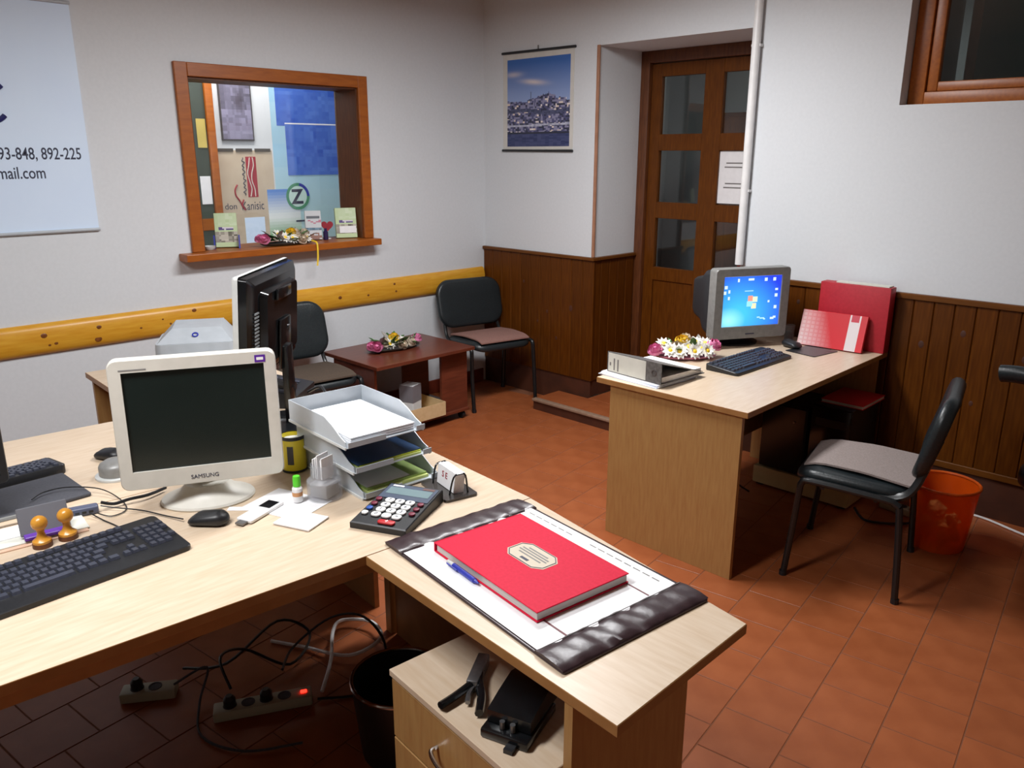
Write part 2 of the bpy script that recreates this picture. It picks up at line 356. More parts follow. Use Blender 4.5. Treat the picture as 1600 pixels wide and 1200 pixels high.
# wainscot of upright planks
def plank_run(parent, a, b, at, axis, z0, z1, w=0.094, t=0.016, sgn=-1, m=M_PLANK):
    n = max(1, round((b - a)/w)); w = (b - a)/n
    prof = [(-w/2+.0008, 0), (w/2-.0008, 0), (w/2-.0008, t-.004), (w/2-.005, t), (-w/2+.005, t), (-w/2+.0008, t-.004)]
    me = MB().loft([[(x, -y, z0) for x, y in prof], [(x, -y, z1) for x, y in prof]]).mesh('plank'); me.materials.append(m)
    bm = bmesh.new(); bm.from_mesh(me); bmesh.ops.recalc_face_normals(bm, faces=bm.faces); bm.to_mesh(me); bm.free()
    for i in range(n):
        p = a + (i + .5)*w
        if axis == 'x': link('plank', me, parent, (p, at, 0), 0)
        else: link('plank', me, parent, (at, p, 0), rad(90))
t1 = thing('trim_1', 'brown stained plank wainscot under the calendar, left of the door recess', 'wainscot', kind='structure')
plank_run(t1, -4.418, -3.358, 4.198, 'x', 0.195, 1.02)
plank_run(t1, 4.182, 4.64, -3.384, 'y', 0.195, 1.02)
box('cap_rail', M_CAP, -4.418, -3.352, 4.168, 4.199, 1.021, 1.042, t1, b=.003)
box('cap_rail', M_CAP, -3.384, -3.352, 4.20, 4.64, 1.021, 1.042, t1, b=.003)
box('plinth', M_PLINTH, -4.418, -3.37, 4.192, 4.1995, 0.0, 0.194, t1)
box('plinth', M_PLINTH, -3.3845, -3.376, 4.1935, 4.64, 0.08, 0.194, t1)
def plank_knots(parent, pts):
    for x, z, r in pts:
        MB().lathe([(r, 0), (r*.8, .0010), (r*.25, .0012)], 10, M=Matrix.Translation((x, 4.1822, z)) @ Matrix.Rotation(rad(90), 4, 'X') @ Matrix.Scale(1.4, 4, (0, 1, 0))).build('knot', M_PLINTH, parent)
plank_knots(t1, ((-3.55, .68, .016), (-3.77, .63, .010), (-4.0, .82, .009), (-3.68, .45, .010), (-3.86, .55, .008)))
t2 = thing('trim_2', 'dark brown plank wainscot behind the right hand desk and orange bin', 'wainscot', kind='structure')
plank_run(t2, -2.27, 0.9, 4.198, 'x', 0.235, 1.015)
box('cap_rail', M_CAP, -2.27, 0.9, 4.170, 4.199, 1.016, 1.044, t2, b=.003)
box('bottom_rail', M_CAP, -2.27, 0.9, 4.174, 4.199, 0.20, 0.234, t2, b=.003)
box('plinth', M_PLINTH, -2.27, 0.9, 4.188, 4.1995, 0.0, 0.199, t2)
plank_knots(t2, ((-1.28, .80, .014), (-1.10, .88, .013), (-.83, .80, .014), (-1.02, .55, .010), (-.70, .62, .012), (-1.93, .93, .010)))
tag(box('baseboard_left', M_REDSKIRT, -4.4195, -4.405, 0.2, 4.16, 0.0005, 0.10, b=.003), 'red-brown skirting along the foot of the left wall', 'skirting', kind='structure')
t3 = thing('trim_3', 'varnished pine half-log rail across the left wall', 'rail', kind='structure')
pr_ = [(0, -.078), (.016, -.072), (.026, -.05), (.031, -.02), (.031, .02), (.026, .05), (.016, .072), (0, .078)]
MB().loft([[(-4.4195 + x, y, .811 + z) for x, z in pr_] for y in (-0.6, 4.165)]).build('rail_board', M_PINE, t3, smooth=50)
for y, z, r in ((1.15, .83, .013), (1.20, .785, .008), (1.40, .775, .015), (1.41, .835, .011), (1.17, .78, .006), (1.62, .80, .006), (1.90, .79, .012), (1.92, .855, .011), (1.88, .79, .006), (1.78, .80, .006), (2.88, .81, .012), (3.1, .80, .008), (3.33, .80, .008), (3.32, .85, .008), (2.6, .80, .006), (1.74, .83, .005)):
    xx = -4.4195 + .031 - max(0, abs(z-.811) - .02)*.13
    MB().lathe([(r, 0), (r*.85, .0012), (r*.3, .0014)], 10, M=Matrix.Translation((xx-.0006, y, z)) @ Matrix.Rotation(rad(90), 4, 'Y') @ Matrix.Scale(1.25, 4, (0, 1, 0))).build('knot', M_KNOT, t3)
tag(box('trim_4', M_COPPER, -3.387, -3.366, 4.186, 4.1995, 1.043, 2.352, b=.002), 'brown corner strip at the left edge of the door recess', 'trim', kind='structure')

# door in the recess
DY = 4.70
d1 = thing('door_1', 'brown wooden door with two columns of glass panes in deep recess', 'door', (0, 0, 0), kind='structure')
box('door_frame', M_DARKWOOD, -3.384, -3.315, DY-.05, DY+.06, 0.08, 2.349, d1, b=.004)
box('door_frame', M_DARKWOOD, -2.388, -2.321, DY-.05, DY+.06, 0.08, 2.349, d1, b=.004)
box('door_frame', M_DARKWOOD, -3.315, -2.388, DY-.05, DY+.06, 2.275, 2.349, d1, b=.004)
LX = [(-3.313, -3.235), (-2.912, -2.778), (-2.465, -2.39)]
for a, b in LX: box('stile', M_DOOR, a, b, DY-.02, DY+.02, 0.09, 2.27, d1, b=.003)
for z0, z1 in ((2.19, 2.27), (1.725, 1.83), (1.283, 1.39), (0.86, 0.95), (0.09, 0.22)):
    for x0, x1 in ((-3.235, -2.912), (-2.778, -2.465)): box('rail', M_DOOR, x0, x1, DY-.019, DY+.019, z0, z1, d1, b=.002)
for x0, x1 in ((-3.235, -2.912), (-2.778, -2.465)):
    for z0, z1 in ((1.83, 2.19), (1.39, 1.725), (0.95, 1.283)):
        pn = box('pane', M_GLASS, x0, x1, DY+.002, DY+.006, z0, z1, d1)
    box('door_panel', M_DOOR, x0, x1, DY-.008, DY+.008, 0.22, 0.86, d1, b=.002)
nt_ = thing('paper_notice', 'white printed notice taped to the middle door pane beside the pipe', 'notice', (-2.79, DY-.0005, 1.40))
box('sheet', M_WHITE, 0, .30, -.0012, 0, 0, .32, nt_)
for i, (z, x0, x1) in enumerate(((.245, .06, .2), (.22, .05, .21), (.12, .06, .2), (.095, .05, .22))):
    box('text_line', M_GREYINK, x0, x1, -.002, -.0012, z, z+.008, nt_)
# dim corridor behind the door
for nm, lb_, a in (('wall_corridor_back', 'far wall of the unlit corridor behind the door', (-4.2, -1.5, 6.2, 6.25, 0, 2.8)), ('wall_corridor_left', 'left wall of the unlit corridor behind the door', (-4.25, -4.2, 4.96, 6.25, 0, 2.8)),
                    ('wall_corridor_right', 'right wall of the unlit corridor behind the door', (-1.5, -1.45, 4.96, 6.25, 0, 2.8)), ('floor_corridor', 'floor of the unlit corridor behind the door', (-4.25, -1.45, 4.73, 6.25, -.05, -.0005)),
                    ('ceiling_corridor', 'ceiling of the unlit corridor behind the door', (-4.25, -1.45, 4.96, 6.25, 2.8, 2.85))):
    tag(box(nm, M_GROUT if nm[0] == 'f' else M_WALL, *a), lb_, nm.split('_')[0], kind='structure')
cb = thing('corridor_cupboard', 'dark cupboard in the unlit corridor behind the door', 'cupboard', (-3.05, 5.85, 0))
box('body', M_DARKWOOD, -.4, .4, -.25, .25, 0.0, 2.0, cb, b=.005); box('door', M_DARKWOOD, -.39, -.005, -.27, -.252, .05, 1.97, cb, b=.004); box('door', M_DARKWOOD, .005, .39, -.27, -.252, .05, 1.97, cb, b=.004)

st = thing('door_step', 'low terracotta tiled step in front of the door recess', 'step', (0, 0, 0))
box('riser', M_PLINTH, -3.63, -2.25, 3.90, 4.186, 0.0005, 0.060, st)
box('landing', M_PLINTH, -3.37, -2.325, 4.187, 4.64, 0.0005, 0.060, st)
box('nosing', M_STONE, -3.637, -2.25, 3.888, 3.935, 0.0605, 0.078, st, b=.004)
for i in range(7):
    x0 = -3.635 + i*.198
    box('tile', M_TILE, x0, x0+.195, 3.937, 4.17, 0.0605, 0.075, st, b=.002)
for i in range(5):
    for j in range(2):
        box('tile', M_TILE, -3.368 + i*.207, -3.368 + i*.207 + .204, 4.173 + j*.234, 4.173 + j*.234 + .231, 0.0605, 0.075, st, b=.002)

pi_ = thing('wall_pipe', 'white vertical pipe running up the wall right of the door', 'pipe', (-2.297, 4.170, 0))
MB().cyl((0, 0, 1.10), (0, 0, ZC-.002), .023, n=14).build('tube', M_WHITEP, pi_)
MB().cyl((0, 0, 1.085), (0, 0, 1.10), .010, n=10).build('end_cap', mat('red_cap', S(140, 40, 30), .5), pi_)
for z in (1.5, 2.25): box('clip', M_WHITEP, -.027, .027, -.005, .0285, z, z+.014, pi_, b=.002)

# window on the right, high in the back wall
w2 = thing('window_2', 'brown framed window high on the right, dark night outside', 'window', kind='structure')
WX0, WX1, Y2 = -1.536, -0.25, 4.29
for a in ((WX0+.002, WX0+.075, 1.932, 2.848), (WX1-.075, WX1-.002, 1.932, 2.848), (WX0+.075, WX1-.075, 1.932, 1.99), (WX0+.075, WX1-.075, 2.78, 2.848)):
    box('frame', M_FRAME, a[0], a[1], Y2, Y2+.07, a[2], a[3], w2, b=.004)
for a in ((WX0+.077, WX0+.125, 1.992, 2.778), (WX1-.125, WX1-.077, 1.992, 2.778), (WX0+.125, WX1-.125, 1.992, 2.035), (WX0+.125, WX1-.125, 2.73, 2.778)):
    box('sash', M_FRAME, a[0], a[1], Y2+.015, Y2+.06, a[2], a[3], w2, b=.005)
box('pane', M_GLASS, WX0+.125, WX1-.125, Y2+.035, Y2+.039, 2.035, 2.73, w2)

# hatch window in the left wall
w1 = thing('window_1', 'orange wooden hatch window in the left wall with deep sill', 'window', kind='structure')
fy0, fy1, fz1 = 1.953, 3.173, 2.165
box('frame', M_FRAME, XL+.0005, XL+.022, fy0, fy0+.07, 1.173, fz1, w1, b=.003)
box('frame', M_FRAME, XL+.0005, XL+.022, fy1-.068, fy1, 1.173, fz1, w1, b=.003)
box('frame', M_FRAME, XL+.0005, XL+.022, fy0+.0705, fy1-.0685, fz1-.07, fz1, w1, b=.003)
box('jamb_lining', M_DARKWOOD, -4.659, XL, WY0+.0005, WY0+.014, 1.173, WZ1-.0005, w1)
box('jamb_lining', M_DARKWOOD, -4.659, XL, WY1-.014, WY1-.0005, 1.173, WZ1-.0005, w1)
box('jamb_lining', M_DARKWOOD, -4.659, XL, WY0+.0145, WY1-.0145, WZ1-.014, WZ1-.0005, w1)
MB().box(-4.659, XL, WY0+.001, WY1-.001, 1.1505, 1.172).box(XL+.0005, -4.318, 1.880, 3.176, 1.132, 1.172, b=.004).build('sill', M_FRAME, w1, smooth=0)
box('pane', M_GLASS, -4.652, -4.648, WY0+.0145, WY1-.0145, 1.1725, WZ1-.0145, w1)

# next room seen through the hatch
XF = -5.6
nr = MB().box(XF-.1, XF, 1.0, 4.9, 0, 2.85).box(XF-.1, -4.67, .9, 1.0, 0, 2.85).box(XF-.1, -4.67, 4.9, 5.0, 0, 2.85).box(XF-.1, -4.67, .9, 5.0, -.1, 0).box(XF-.1, -4.67, .9, 5.0, 2.85, 2.95)
tag(nr.build('wall_next_room', M_WALL, smooth=0), 'pale wall of the next room behind the hatch window', 'wall', kind='structure')
dd = thing('door_2', 'glazed wooden door in the next room at the hatch window left edge', 'door', (XF, 2.66, 0), kind='structure')
box('post', M_FRAME, 0.002, .05, .0, .055, 0, 2.3, dd, b=.004)
box('post', M_FRAME, 0.002, .05, -.80, -.745, 0, 2.3, dd, b=.004)
box('leaf', mat('grey_green_glass', S(64, 72, 66), .3, c2=S(74, 82, 74), scale=3), 0.002, .03, -.743, -.002, 0.02, 2.28, dd)
box('rail', M_FRAME, 0.0305, .04, -.743, -.002, 1.18, 1.26, dd)
def flat_left(name, label, cat, m, y0, y1, z0, z1, x=XF, t=.002):
    o = thing(name, label, cat, (x + .0005, y0, z0)); box('sheet', m, 0, t, 0, y1-y0, 0, z1-z0, o); return o
LP = Matrix.Translation((.0025, 0, 0)) @ ON_LEFT
flat_left('paper_note', 'yellow note stuck on the glazed door behind the hatch', 'note', mat('yellow_note', S(196, 176, 96), .7), 2.585, 2.650, 1.74, 1.93, x=XF+.031)
flat_left('paper_note', 'white note stuck on the glazed door behind the hatch', 'note', M_WHITE, 2.575, 2.65, 1.36, 1.55, x=XF+.031)
gp = thing('framed_print', 'grey-violet picture on the wall behind the hatch, upper left', 'picture', (XF+.0005, 2.775, 1.79))
box('frame', mat('dark_grey_frame', S(70, 66, 68), .5), 0, .012, 0, .245, 0, .42, gp)
def violet(u, v):
    n = hsh(int(u*9), int(v*14)); c = lerp(S(92, 88, 104), S(150, 146, 172), n*.6 + (.4 if v < .5 else 0))
    return lerp(c, S(60, 50, 56), .7*max(0, 1 - ((u-.6)**2 + (v-.62)**2)*22))
painted('print', .225, .40, 14, 22, violet, vcol_mat('print_violet', .5), gp, Matrix.Translation((.0125, .01, .01)) @ ON_LEFT)
# beige banner with red emblem
bn = flat_left('beige_banner', 'beige banner with red emblem and dark lettering behind the hatch', 'banner', mat('beige_banner_cloth', S(190, 172, 150), .8, c2=S(198, 182, 160), scale=8), 2.715, 3.155, 0.98, 1.725)
for i in range(3): box('hanger_bar', mat('hanger_dark', S(70, 64, 58), .5), .003, .008, .01 + i*.146, .135 + i*.146, .735, .757, bn)
box('emblem', M_REDINK, .0022, .003, .225, .305, .415, .700, bn)
for k, ph in ((0, 0), (1, .9)):
    MB().tube([(.0034, .245 + k*.028 + .012*math.sin(ph + q*1.6), .42 + q*.055) for q in range(6)], .0035, 5).build('emblem_wave', M_BINDER, bn)
MB().tube([(.0034, .145, .505), (.0034, .125, .47), (.0034, .128, .43), (.0034, .155, .39), (.0034, .175, .345)], .006, 5).build('emblem_root', M_REDINK, bn)
MB().tube([(.0034, .185, .40), (.0034, .172, .36), (.0034, .192, .325)], .006, 5).build('emblem_root', M_REDINK, bn)
text('lettering', 'don', .062, M_INK, bn, Matrix.Translation((.0025, .035, .335)) @ ON_LEFT)
text('lettering', 'Kanisic', .088, M_INK, bn, Matrix.Translation((.0025, .165, .325)) @ ON_LEFT, sx=.72)
MB().tube([(.0034, .203 + .010*math.sin(q*2.3) + .004*math.sin(q*5.1), .43 + q*.0115) for q in range(24)], .003, 5, 3).build('side_script', M_INK, bn)
box('slip', M_LAVENDER, .0022, .003, .18, .34, .0, .27, bn)
# large pale blue poster, two deep blue maps, leaflet, round Z emblem
lb = thing('pale_blue_poster', 'large pale blue poster behind the hatch, under the dark blue maps', 'poster', (XF+.0005, 3.165, 0.98))
painted('sheet', .59, 1.25, 20, 30, lambda u, v: lerp(lerp(S(186, 216, 212), S(152, 196, 222), v*1.6), S(192, 220, 228), hsh(int(u*5), int(v*8))*.35), vcol_mat('print_paper', .5), lb, LP, t=.001)
def mapfn(seed):
    def f(u, v):
        n = .5*hsh(int(u*6), int(v*6), seed) + .5*hsh(int(u*14), int(v*12), seed+1); return lerp(S(44, 84, 182), S(82, 122, 206), n)
    return f
m1 = thing('blue_map', 'dark blue map sheet behind the hatch, the upper one', 'map', (XF+.004, 3.21, 1.90)); painted('sheet', .545, .33, 18, 12, mapfn(3), vcol_mat('print_paper'), m1, ON_LEFT, t=.001)
m2 = thing('blue_map', 'dark blue map sheet behind the hatch, the lower one with white edge', 'map', (XF+.0065, 3.275, 1.545)); painted('sheet', .475, .375, 18, 14, mapfn(9), vcol_mat('print_paper'), m2, ON_LEFT, t=.001)
box('white_edge', M_WHITE, .0012, .002, 0, .475, .368, .377, m2); box('white_edge', M_WHITE, .0012, .002, .468, .475, .2, .367, m2)
lf = thing('leaflet', 'white leaflet with blue sky print behind the hatch flowers', 'leaflet', (XF+.0045, 3.09, 1.10))
painted('sheet', .27, .345, 12, 16, lambda u, v: lerp(S(226, 232, 230), S(90, 136, 206), (v-.45)*2) if v > .4 else lerp(S(130, 178, 130), S(224, 232, 228), v*2.6), vcol_mat('print_paper'), lf, ON_LEFT, t=.001)
ze = thing('round_emblem', 'round green and blue emblem with letter Z on pale blue poster', 'emblem', (XF+.0065, 3.345, 1.388))
RE = Matrix.Rotation(rad(90), 4, 'Y')
MB().lathe([(.100, 0), (.100, .0015), (.078, .0015), (.078, 0)], 28, M=RE, cap=False).build('ring', mat('emblem_green', S(70, 140, 104), .5), ze)
MB().lathe([(.077, 0), (.077, .001)], 28, M=RE).build('disc', mat('emblem_pale', S(196, 222, 214), .5), ze)
text('letter', 'Z', .15, M_INK, ze, Matrix.Translation((.0018, -.055, -.052)) @ ON_LEFT, bold=.004)
MB().loft([[(.0016, .10*math.cos(a), .10*math.sin(a)), (.0016, .079*math.cos(a), .079*math.sin(a))] for a in [rad(q) for q in range(0, 81, 10)]], cap=False, close=False).build('blue_arc', M_BLUE, ze)
box('caption_print', M_INK, .0012, .002, -.03, .085, -.19, -.178, ze)

# ================================================================== wall things
po = thing('wall_poster', 'large pale lavender poster with phone numbers on the left wall', 'poster', (XL+.0005, 0.15, 1.325))
box('sheet', M_LAVENDER, 0, .006, 0, 1.335, 0.012, 1.055, po)
MB().cyl((.010, 0, .006), (.010, 1.337, .006), .0085, n=10).build('bottom_rod', M_TRAYBLUE, po)
MB().cyl((.010, 0, 1.060), (.010, 1.337, 1.060), .0085, n=10).build('top_rod', M_TRAYBLUE, po)
text('lettering', '93-848, 892-225', .078, M_INK, po, Matrix.Translation((.0065, 1.300, .348)) @ ON_LEFT, align='RIGHT', sx=.70, bold=.0006)
text('lettering', 'mail.com', .078, M_INK, po, Matrix.Translation((.0065, 1.128, .260)) @ ON_LEFT, align='RIGHT', sx=.74, bold=.0006)
cc = Vector((0, .925, .605)); ring = []
for q in range(38, 323, 8):
    a = rad(q); ring.append((.0085, cc.y + .078*math.cos(a)*1.15, cc.z + .092*math.sin(a)))
MB().tube(ring, .0115, 8, 1).build('letter_c', M_NAVY, po)
ca = thing('wall_calendar', 'hanging calendar with city riverside photo beside the door recess', 'calendar', (-4.221, YB-.0005, 1.722))
box('sheet', mat('calendar_paper', S(206, 204, 198), .6), 0, .643, -.003, 0, .01, .64, ca)
MB().cyl((-.005, -.008, .642), (.657, -.008, .638), .0085, n=8).build('top_bar', M_BLACK, ca)
MB().cyl((-.003, -.008, .004), (.648, -.008, .0), .008, n=8).build('bottom_bar', M_BLACK, ca)
MB().cyl((.33, -.006, .645), (.33, -.006, .672), .004, n=8).build('hook', M_STEEL, ca)
def city(u, v):
    sky = lerp(S(150, 170, 214), S(58, 104, 178), (v-.5)*2.2)
    cl = math.exp(-((u-.42-.6*(.75-v))/.17)**2 - ((v-.735+.08*(u-.4))/.028)**2) + .7*math.exp(-((u-.1)/.13)**2 - ((v-.83)/.03)**2)
    if v > .50: 
        sky = lerp(sky, S(214, 204, 206), cl)
    sl = .50 + .07*math.exp(-((u-.62)/.2)**2) + .025*hsh(int(u*18), 3) + .02*hsh(int(u*37), 5)
    if abs(u-.39) < .008 and sl - .02 < v < .63: return S(86, 92, 122)
    if v > sl: return sky
    if v < .145: return lerp(S(42, 52, 96), S(70, 78, 120), hsh(int(u*16), int(v*60)))
    if v < .17: return S(44, 48, 66)
    if abs(v - (.40 + .02*math.sin(u*7))) < .022: return lerp(S(52, 60, 88), S(92, 96, 132), hsh(int(u*40), int(v*70)))
    if abs(v - .235 - .02*u) < .012: return lerp(S(196, 200, 216), S(150, 154, 180), hsh(int(u*30), 9))
    i, j = int(u*34 + 1.7*hsh(0, int(v*52))), int(v*52); n = hsh(i, j, 2)*.75 + .25*hsh(int(u*9), int(v*13), 6)
    if n > .80: return lerp(S(226, 206, 190), S(232, 226, 222), hsh(i, j, 5))
    if n > .55: return S(140, 140, 172)
    if n > .3: return S(82, 84, 124)
    return S(48, 52, 76)
painted('photo_print', .572, .567, 96, 96, city, vcol_mat('print_photo', .4), ca, Matrix.Translation((.042, -.0032, .030)) @ ON_BACK)

# ================================================================== builders
def iso_chair(name, label, loc, rz):
    t = thing(name, label, 'chair', loc, rz, 'black stacking office chairs')
    # seat and backrest
    def sb(p):
        x, y, z = p; return (x, y, z - .020*max(0, (-y-.12)/.1)**2*1.2 + .012*(x/.23)**2*0 - .02*max(0, (y-.02)/.2)*1.0)
    MB().pillow(.47, .44, .05, .09, e=.022, z0=.425, dome=.008, bend=sb).build('seat', M_LEATHER, t, smooth=60)
    def bb(p):
        x, y, z = p        # x width, y height, z thickness(front)
        return (x, z*-1 - .20*(x*x)*1.6 + .018*math.cos(y*7), y)
    Mb = Matrix.Translation((0, .285, .665)) @ Matrix.Rotation(rad(-14), 4, 'X')
    MB().pillow(.53, .345, .055, .11, e=.026, z0=-.01, dome=.010, bend=bb, M=Mb, n=7).build('backrest', M_LEATHER, t, smooth=60)
    for sx in (-1, 1):
        x = sx*.255
        MB().tube([(x, -.215, .004), (x, -.195, .24), (x*.985, -.185, .40)], .0135, 10, 3, flat=1.0).build('leg', M_BLACKM, t)
        MB().tube([(x, .215, .004), (x, .200, .24), (x*.985, .185, .40)], .0135, 10, 3).build('leg', M_BLACKM, t)
        MB().tube([(x*.985, -.185, .400), (x*.98, -.178, .425), (x*.98, -.14, .436), (x*.98, .13, .420), (x*.98, .165, .412), (x*.985, .185, .400)], .0135, 10, 3).build('side_rail', M_BLACKM, t)
        MB().tube([(sx*.225, .05, .420), (sx*.225, .17, .430), (sx*.222, .225, .48), (sx*.21, .262, .60), (sx*.20, .285, .68)], .012, 8, 4, flat=1.5).build('back_support', M_BLACKM, t)
        for y in (-.216, .216): MB().cyl((x, y, 0.0), (x, y, .02), .016, n=10).build('foot_cap', M_BLACK, t)
    MB().cyl((-.25, -.10, .418), (.25, -.10, .418), .010, n=8).build('cross_bar', M_BLACKM, t)
    MB().cyl((-.25, .10, .410), (.25, .10, .410), .010, n=8).build('cross_bar', M_BLACKM, t)
    return t
def seat_mat(name, label, m, loc, rz, w=.40, d=.40, taper=.85):
    t = thing(name, label, 'seat mat', loc, rz, 'felt mats on the chair seats')
    def f(p):
        x, y, z = p; k = 1 - (1-taper)*(.5 - y/d); return (x*k, y, z - .020*max(0, (-y-.12)/.1)**2*1.2 - .02*max(0, (y-.02)/.2))
    mb = MB(); n = 10; rings = []
    vs = []; fs = []
    for zi, zz in enumerate((0.0, .008)):
        for i in range(n+1):
            for j in range(n+1): vs.append(f((-w/2 + w*i/n, -d/2 + d*j/n, zz)))
    K = (n+1)**2; g = lambda i, j, k: k*K + i*(n+1) + j
    for i in range(n):
        for j in range(n):
            fs.append((g(i, j, 1), g(i+1, j, 1), g(i+1, j+1, 1), g(i, j+1, 1))); fs.append((g(i, j, 0), g(i, j+1, 0), g(i+1, j+1, 0), g(i+1, j, 0)))
        fs += [(g(i, 0, 0), g(i+1, 0, 0), g(i+1, 0, 1), g(i, 0, 1)), (g(i, n, 0), g(i, n, 1), g(i+1, n, 1), g(i+1, n, 0)),
               (g(0, i, 0), g(0, i, 1), g(0, i+1, 1), g(0, i+1, 0)), (g(n, i, 0), g(n, i+1, 0), g(n, i+1, 1), g(n, i, 1))]
    mb.add(vs, fs).build('felt', m, t, smooth=50); return t

def keyboard(name, label, loc, rz, w=.46, d=.18, single=False, palm=0.0, rs=1.0):
    t = thing(name, label, 'keyboard', loc, rz)
    tilt = .016
    poly = rrect(w, d + palm, .014, 3)
    zt = lambda y: .012 + tilt*(y + d/2)/d if y > -d/2 else .012
    b = MB().loft([[(x*.99, y - palm/2, 0.0) for x, y in poly], [(x, y - palm/2, .005) for x, y in poly], [(x, y - palm/2, zt(y - palm/2)) for x, y in poly], [(x*.992, (y)*.985 - palm/2, zt(y - palm/2) + .002) for x, y in poly]])
    b.build('body', M_BLACK, t)
    rows = [(.066, [( -.205 + i*.019*1.0, .015) for i in range(1)] + [(-.167 + i*.0195 + .010*(i//4), .0165) for i in range(12)] + [(.088 + i*.019, .016) for i in range(3)])]
    for r in range(5):
        y = .038 - r*.0192
        if r < 4:
            off = (0, .008, .012, .020)[r]; n = (13, 12, 11, 10)[r]
            ks = [(-.207 + off/2, .0165 + off)] + [(-.186 + off + i*.0192, .0165) for i in range(n)]
            ks.append((-.186 + off + n*.0192 + (.0655 - .0)*0 + (.246 - (off + n*.0192) - .0)/2*0 + .008, .028 - off*.2))
        else: ks = [(-.205, .02), (-.18, .02), (-.155, .02), (-.085, .11), (-.012, .02), (.012, .02), (.036, .02), (.062, .024)]
        if r in (0, 1): ks += [(.094 + i*.0192, .0165) for i in range(3)]
        if r == 3: ks.append((.1132, .0165))
        if r == 4: ks += [(.094 + i*.0192, .0165) for i in range(3)]
        ks += [(.160 + i*.0192, .0165) for i in range(4 if r in (0, 1, 3) else 3)]
        rows.append((y, ks))
    cache = {}; joined = MB(); sc = w/.46
    for y, ks in rows:
        y = (y - .008)*rs + .004
        for x, kw in ks:
            z = zt(y) + .002; key = round(kw, 4)
            if key not in cache:
                h = .0165/2*rs
                me = MB().loft([[(a*kw/2, c*h, 0) for a, c in ((-1,-1),(1,-1),(1,1),(-1,1))], [(a*(kw/2-.002), c*(h-.002)+.0008, .0065) for a, c in ((-1,-1),(1,-1),(1,1),(-1,1))]]).mesh('key'); me.materials.append(M_KEY); cache[key] = me
            if single: link('key', cache[key], t, (x*sc, y, z + .0002))
            else: joined.add([v.co for v in cache[key].vertices], [tuple(p.vertices) for p in cache[key].polygons], Matrix.Translation((x*sc, y, z + .0002)))
    if not single: tag(joined.build('keys', M_KEY, t, smooth=0), kind='stuff')
    return t
def mouse(name, label, loc, rz, cord=None, m=M_BLACK):
    t = thing(name, label, 'mouse', loc, rz)
    def f(p): x, y, z = p; return (x*(1 - .10*math.sin(y*20)), y, z*(1 - .45*((y-.015)/.06)**2) if z > .004 else z)
    MB().pillow(.062, .112, .036, .029, e=.016, dome=.004, bend=f, n=5).build('body', m, t, smooth=60)
    MB().box(-.0008, .0008, -.05, -.012, .020, .034).build('button_gap', M_DKGREY, t) if False else None
    MB().cyl((-.003, -.022, .0245), (.003, -.022, .0245), .007, n=10).build('scroll_wheel', M_DKGREY, t)
    if cord: MB().tube(cord, .0019, 6, 6).build('cord', M_BLACK, t)
    return t

# ================================================================== desk group on the left
th = rad(5.0); U = Vector((-math.sin(th), -math.cos(th))); V = Vector((-math.cos(th), math.sin(th))); C0 = Vector((-1.475, 1.577))
def dk(s, v): p = C0 + U*s + V*v; return (p.x, p.y)
ZT = .74
def office_desk(name, label, v0, v1, s0, s1, end_s, back_v):
    t = thing(name, label, 'desk')
    vs_top = [dk(s0, v0), dk(s0, v1), dk(s1, v1), dk(s1, v0)]
    edged(MB().prism(vs_top, ZT-.025, ZT, b=.0015).build('desk_top', M_BEECH, t, smooth=0), M_EDGE)
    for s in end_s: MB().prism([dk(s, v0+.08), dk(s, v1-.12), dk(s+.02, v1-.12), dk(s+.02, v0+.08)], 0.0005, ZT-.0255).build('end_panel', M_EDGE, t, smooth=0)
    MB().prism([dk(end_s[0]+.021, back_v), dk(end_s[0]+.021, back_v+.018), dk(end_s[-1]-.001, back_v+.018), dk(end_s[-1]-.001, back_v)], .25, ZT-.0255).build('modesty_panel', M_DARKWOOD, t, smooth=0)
    return t
office_desk('office_desk', 'long beech desk holding the ivory monitor and nearest keyboard', 0, .763, 0, 1.75, (.06, 1.70), .70)
office_desk('office_desk', 'beech desk behind the ivory monitor carrying the back-turned black screen', .765, 1.525, 0, 1.75, (.03, 1.70), .80)
dpost = [o for o in COL.objects if o.get('label', '').startswith('long beech desk')][0]
MB().prism([dk(.055, .655), dk(.055, .690), dk(.095, .690), dk(.095, .655)], .0005, ZT-.0255).build('leg_post', M_BEECH_V, dpost, smooth=0)
MB().prism([dk(.01, .055), dk(.01, .073), dk(1.74, .073), dk(1.74, .055)], .655, ZT-.0255).build('apron', M_EDGE, dpost, smooth=0)
# return with tapered end
rt = thing('desk_return', 'beech desk extension carrying the red book and leather pad', 'desk')
rp = [(-1.5215, 1.030), (-.70, .975), (-.699, 1.424), (-1.4738, 1.5745)]
edged(MB().prism(rp, ZT-.025, ZT, b=.0015).build('desk_top', M_BEECH_X, rt, smooth=0), M_EDGE)
MB().prism([(-.830, .985), (-.808, .983), (-.808, 1.385), (-.830, 1.387)], .0005, ZT-.0255).build('end_panel', M_BEECH_V, rt, smooth=0)
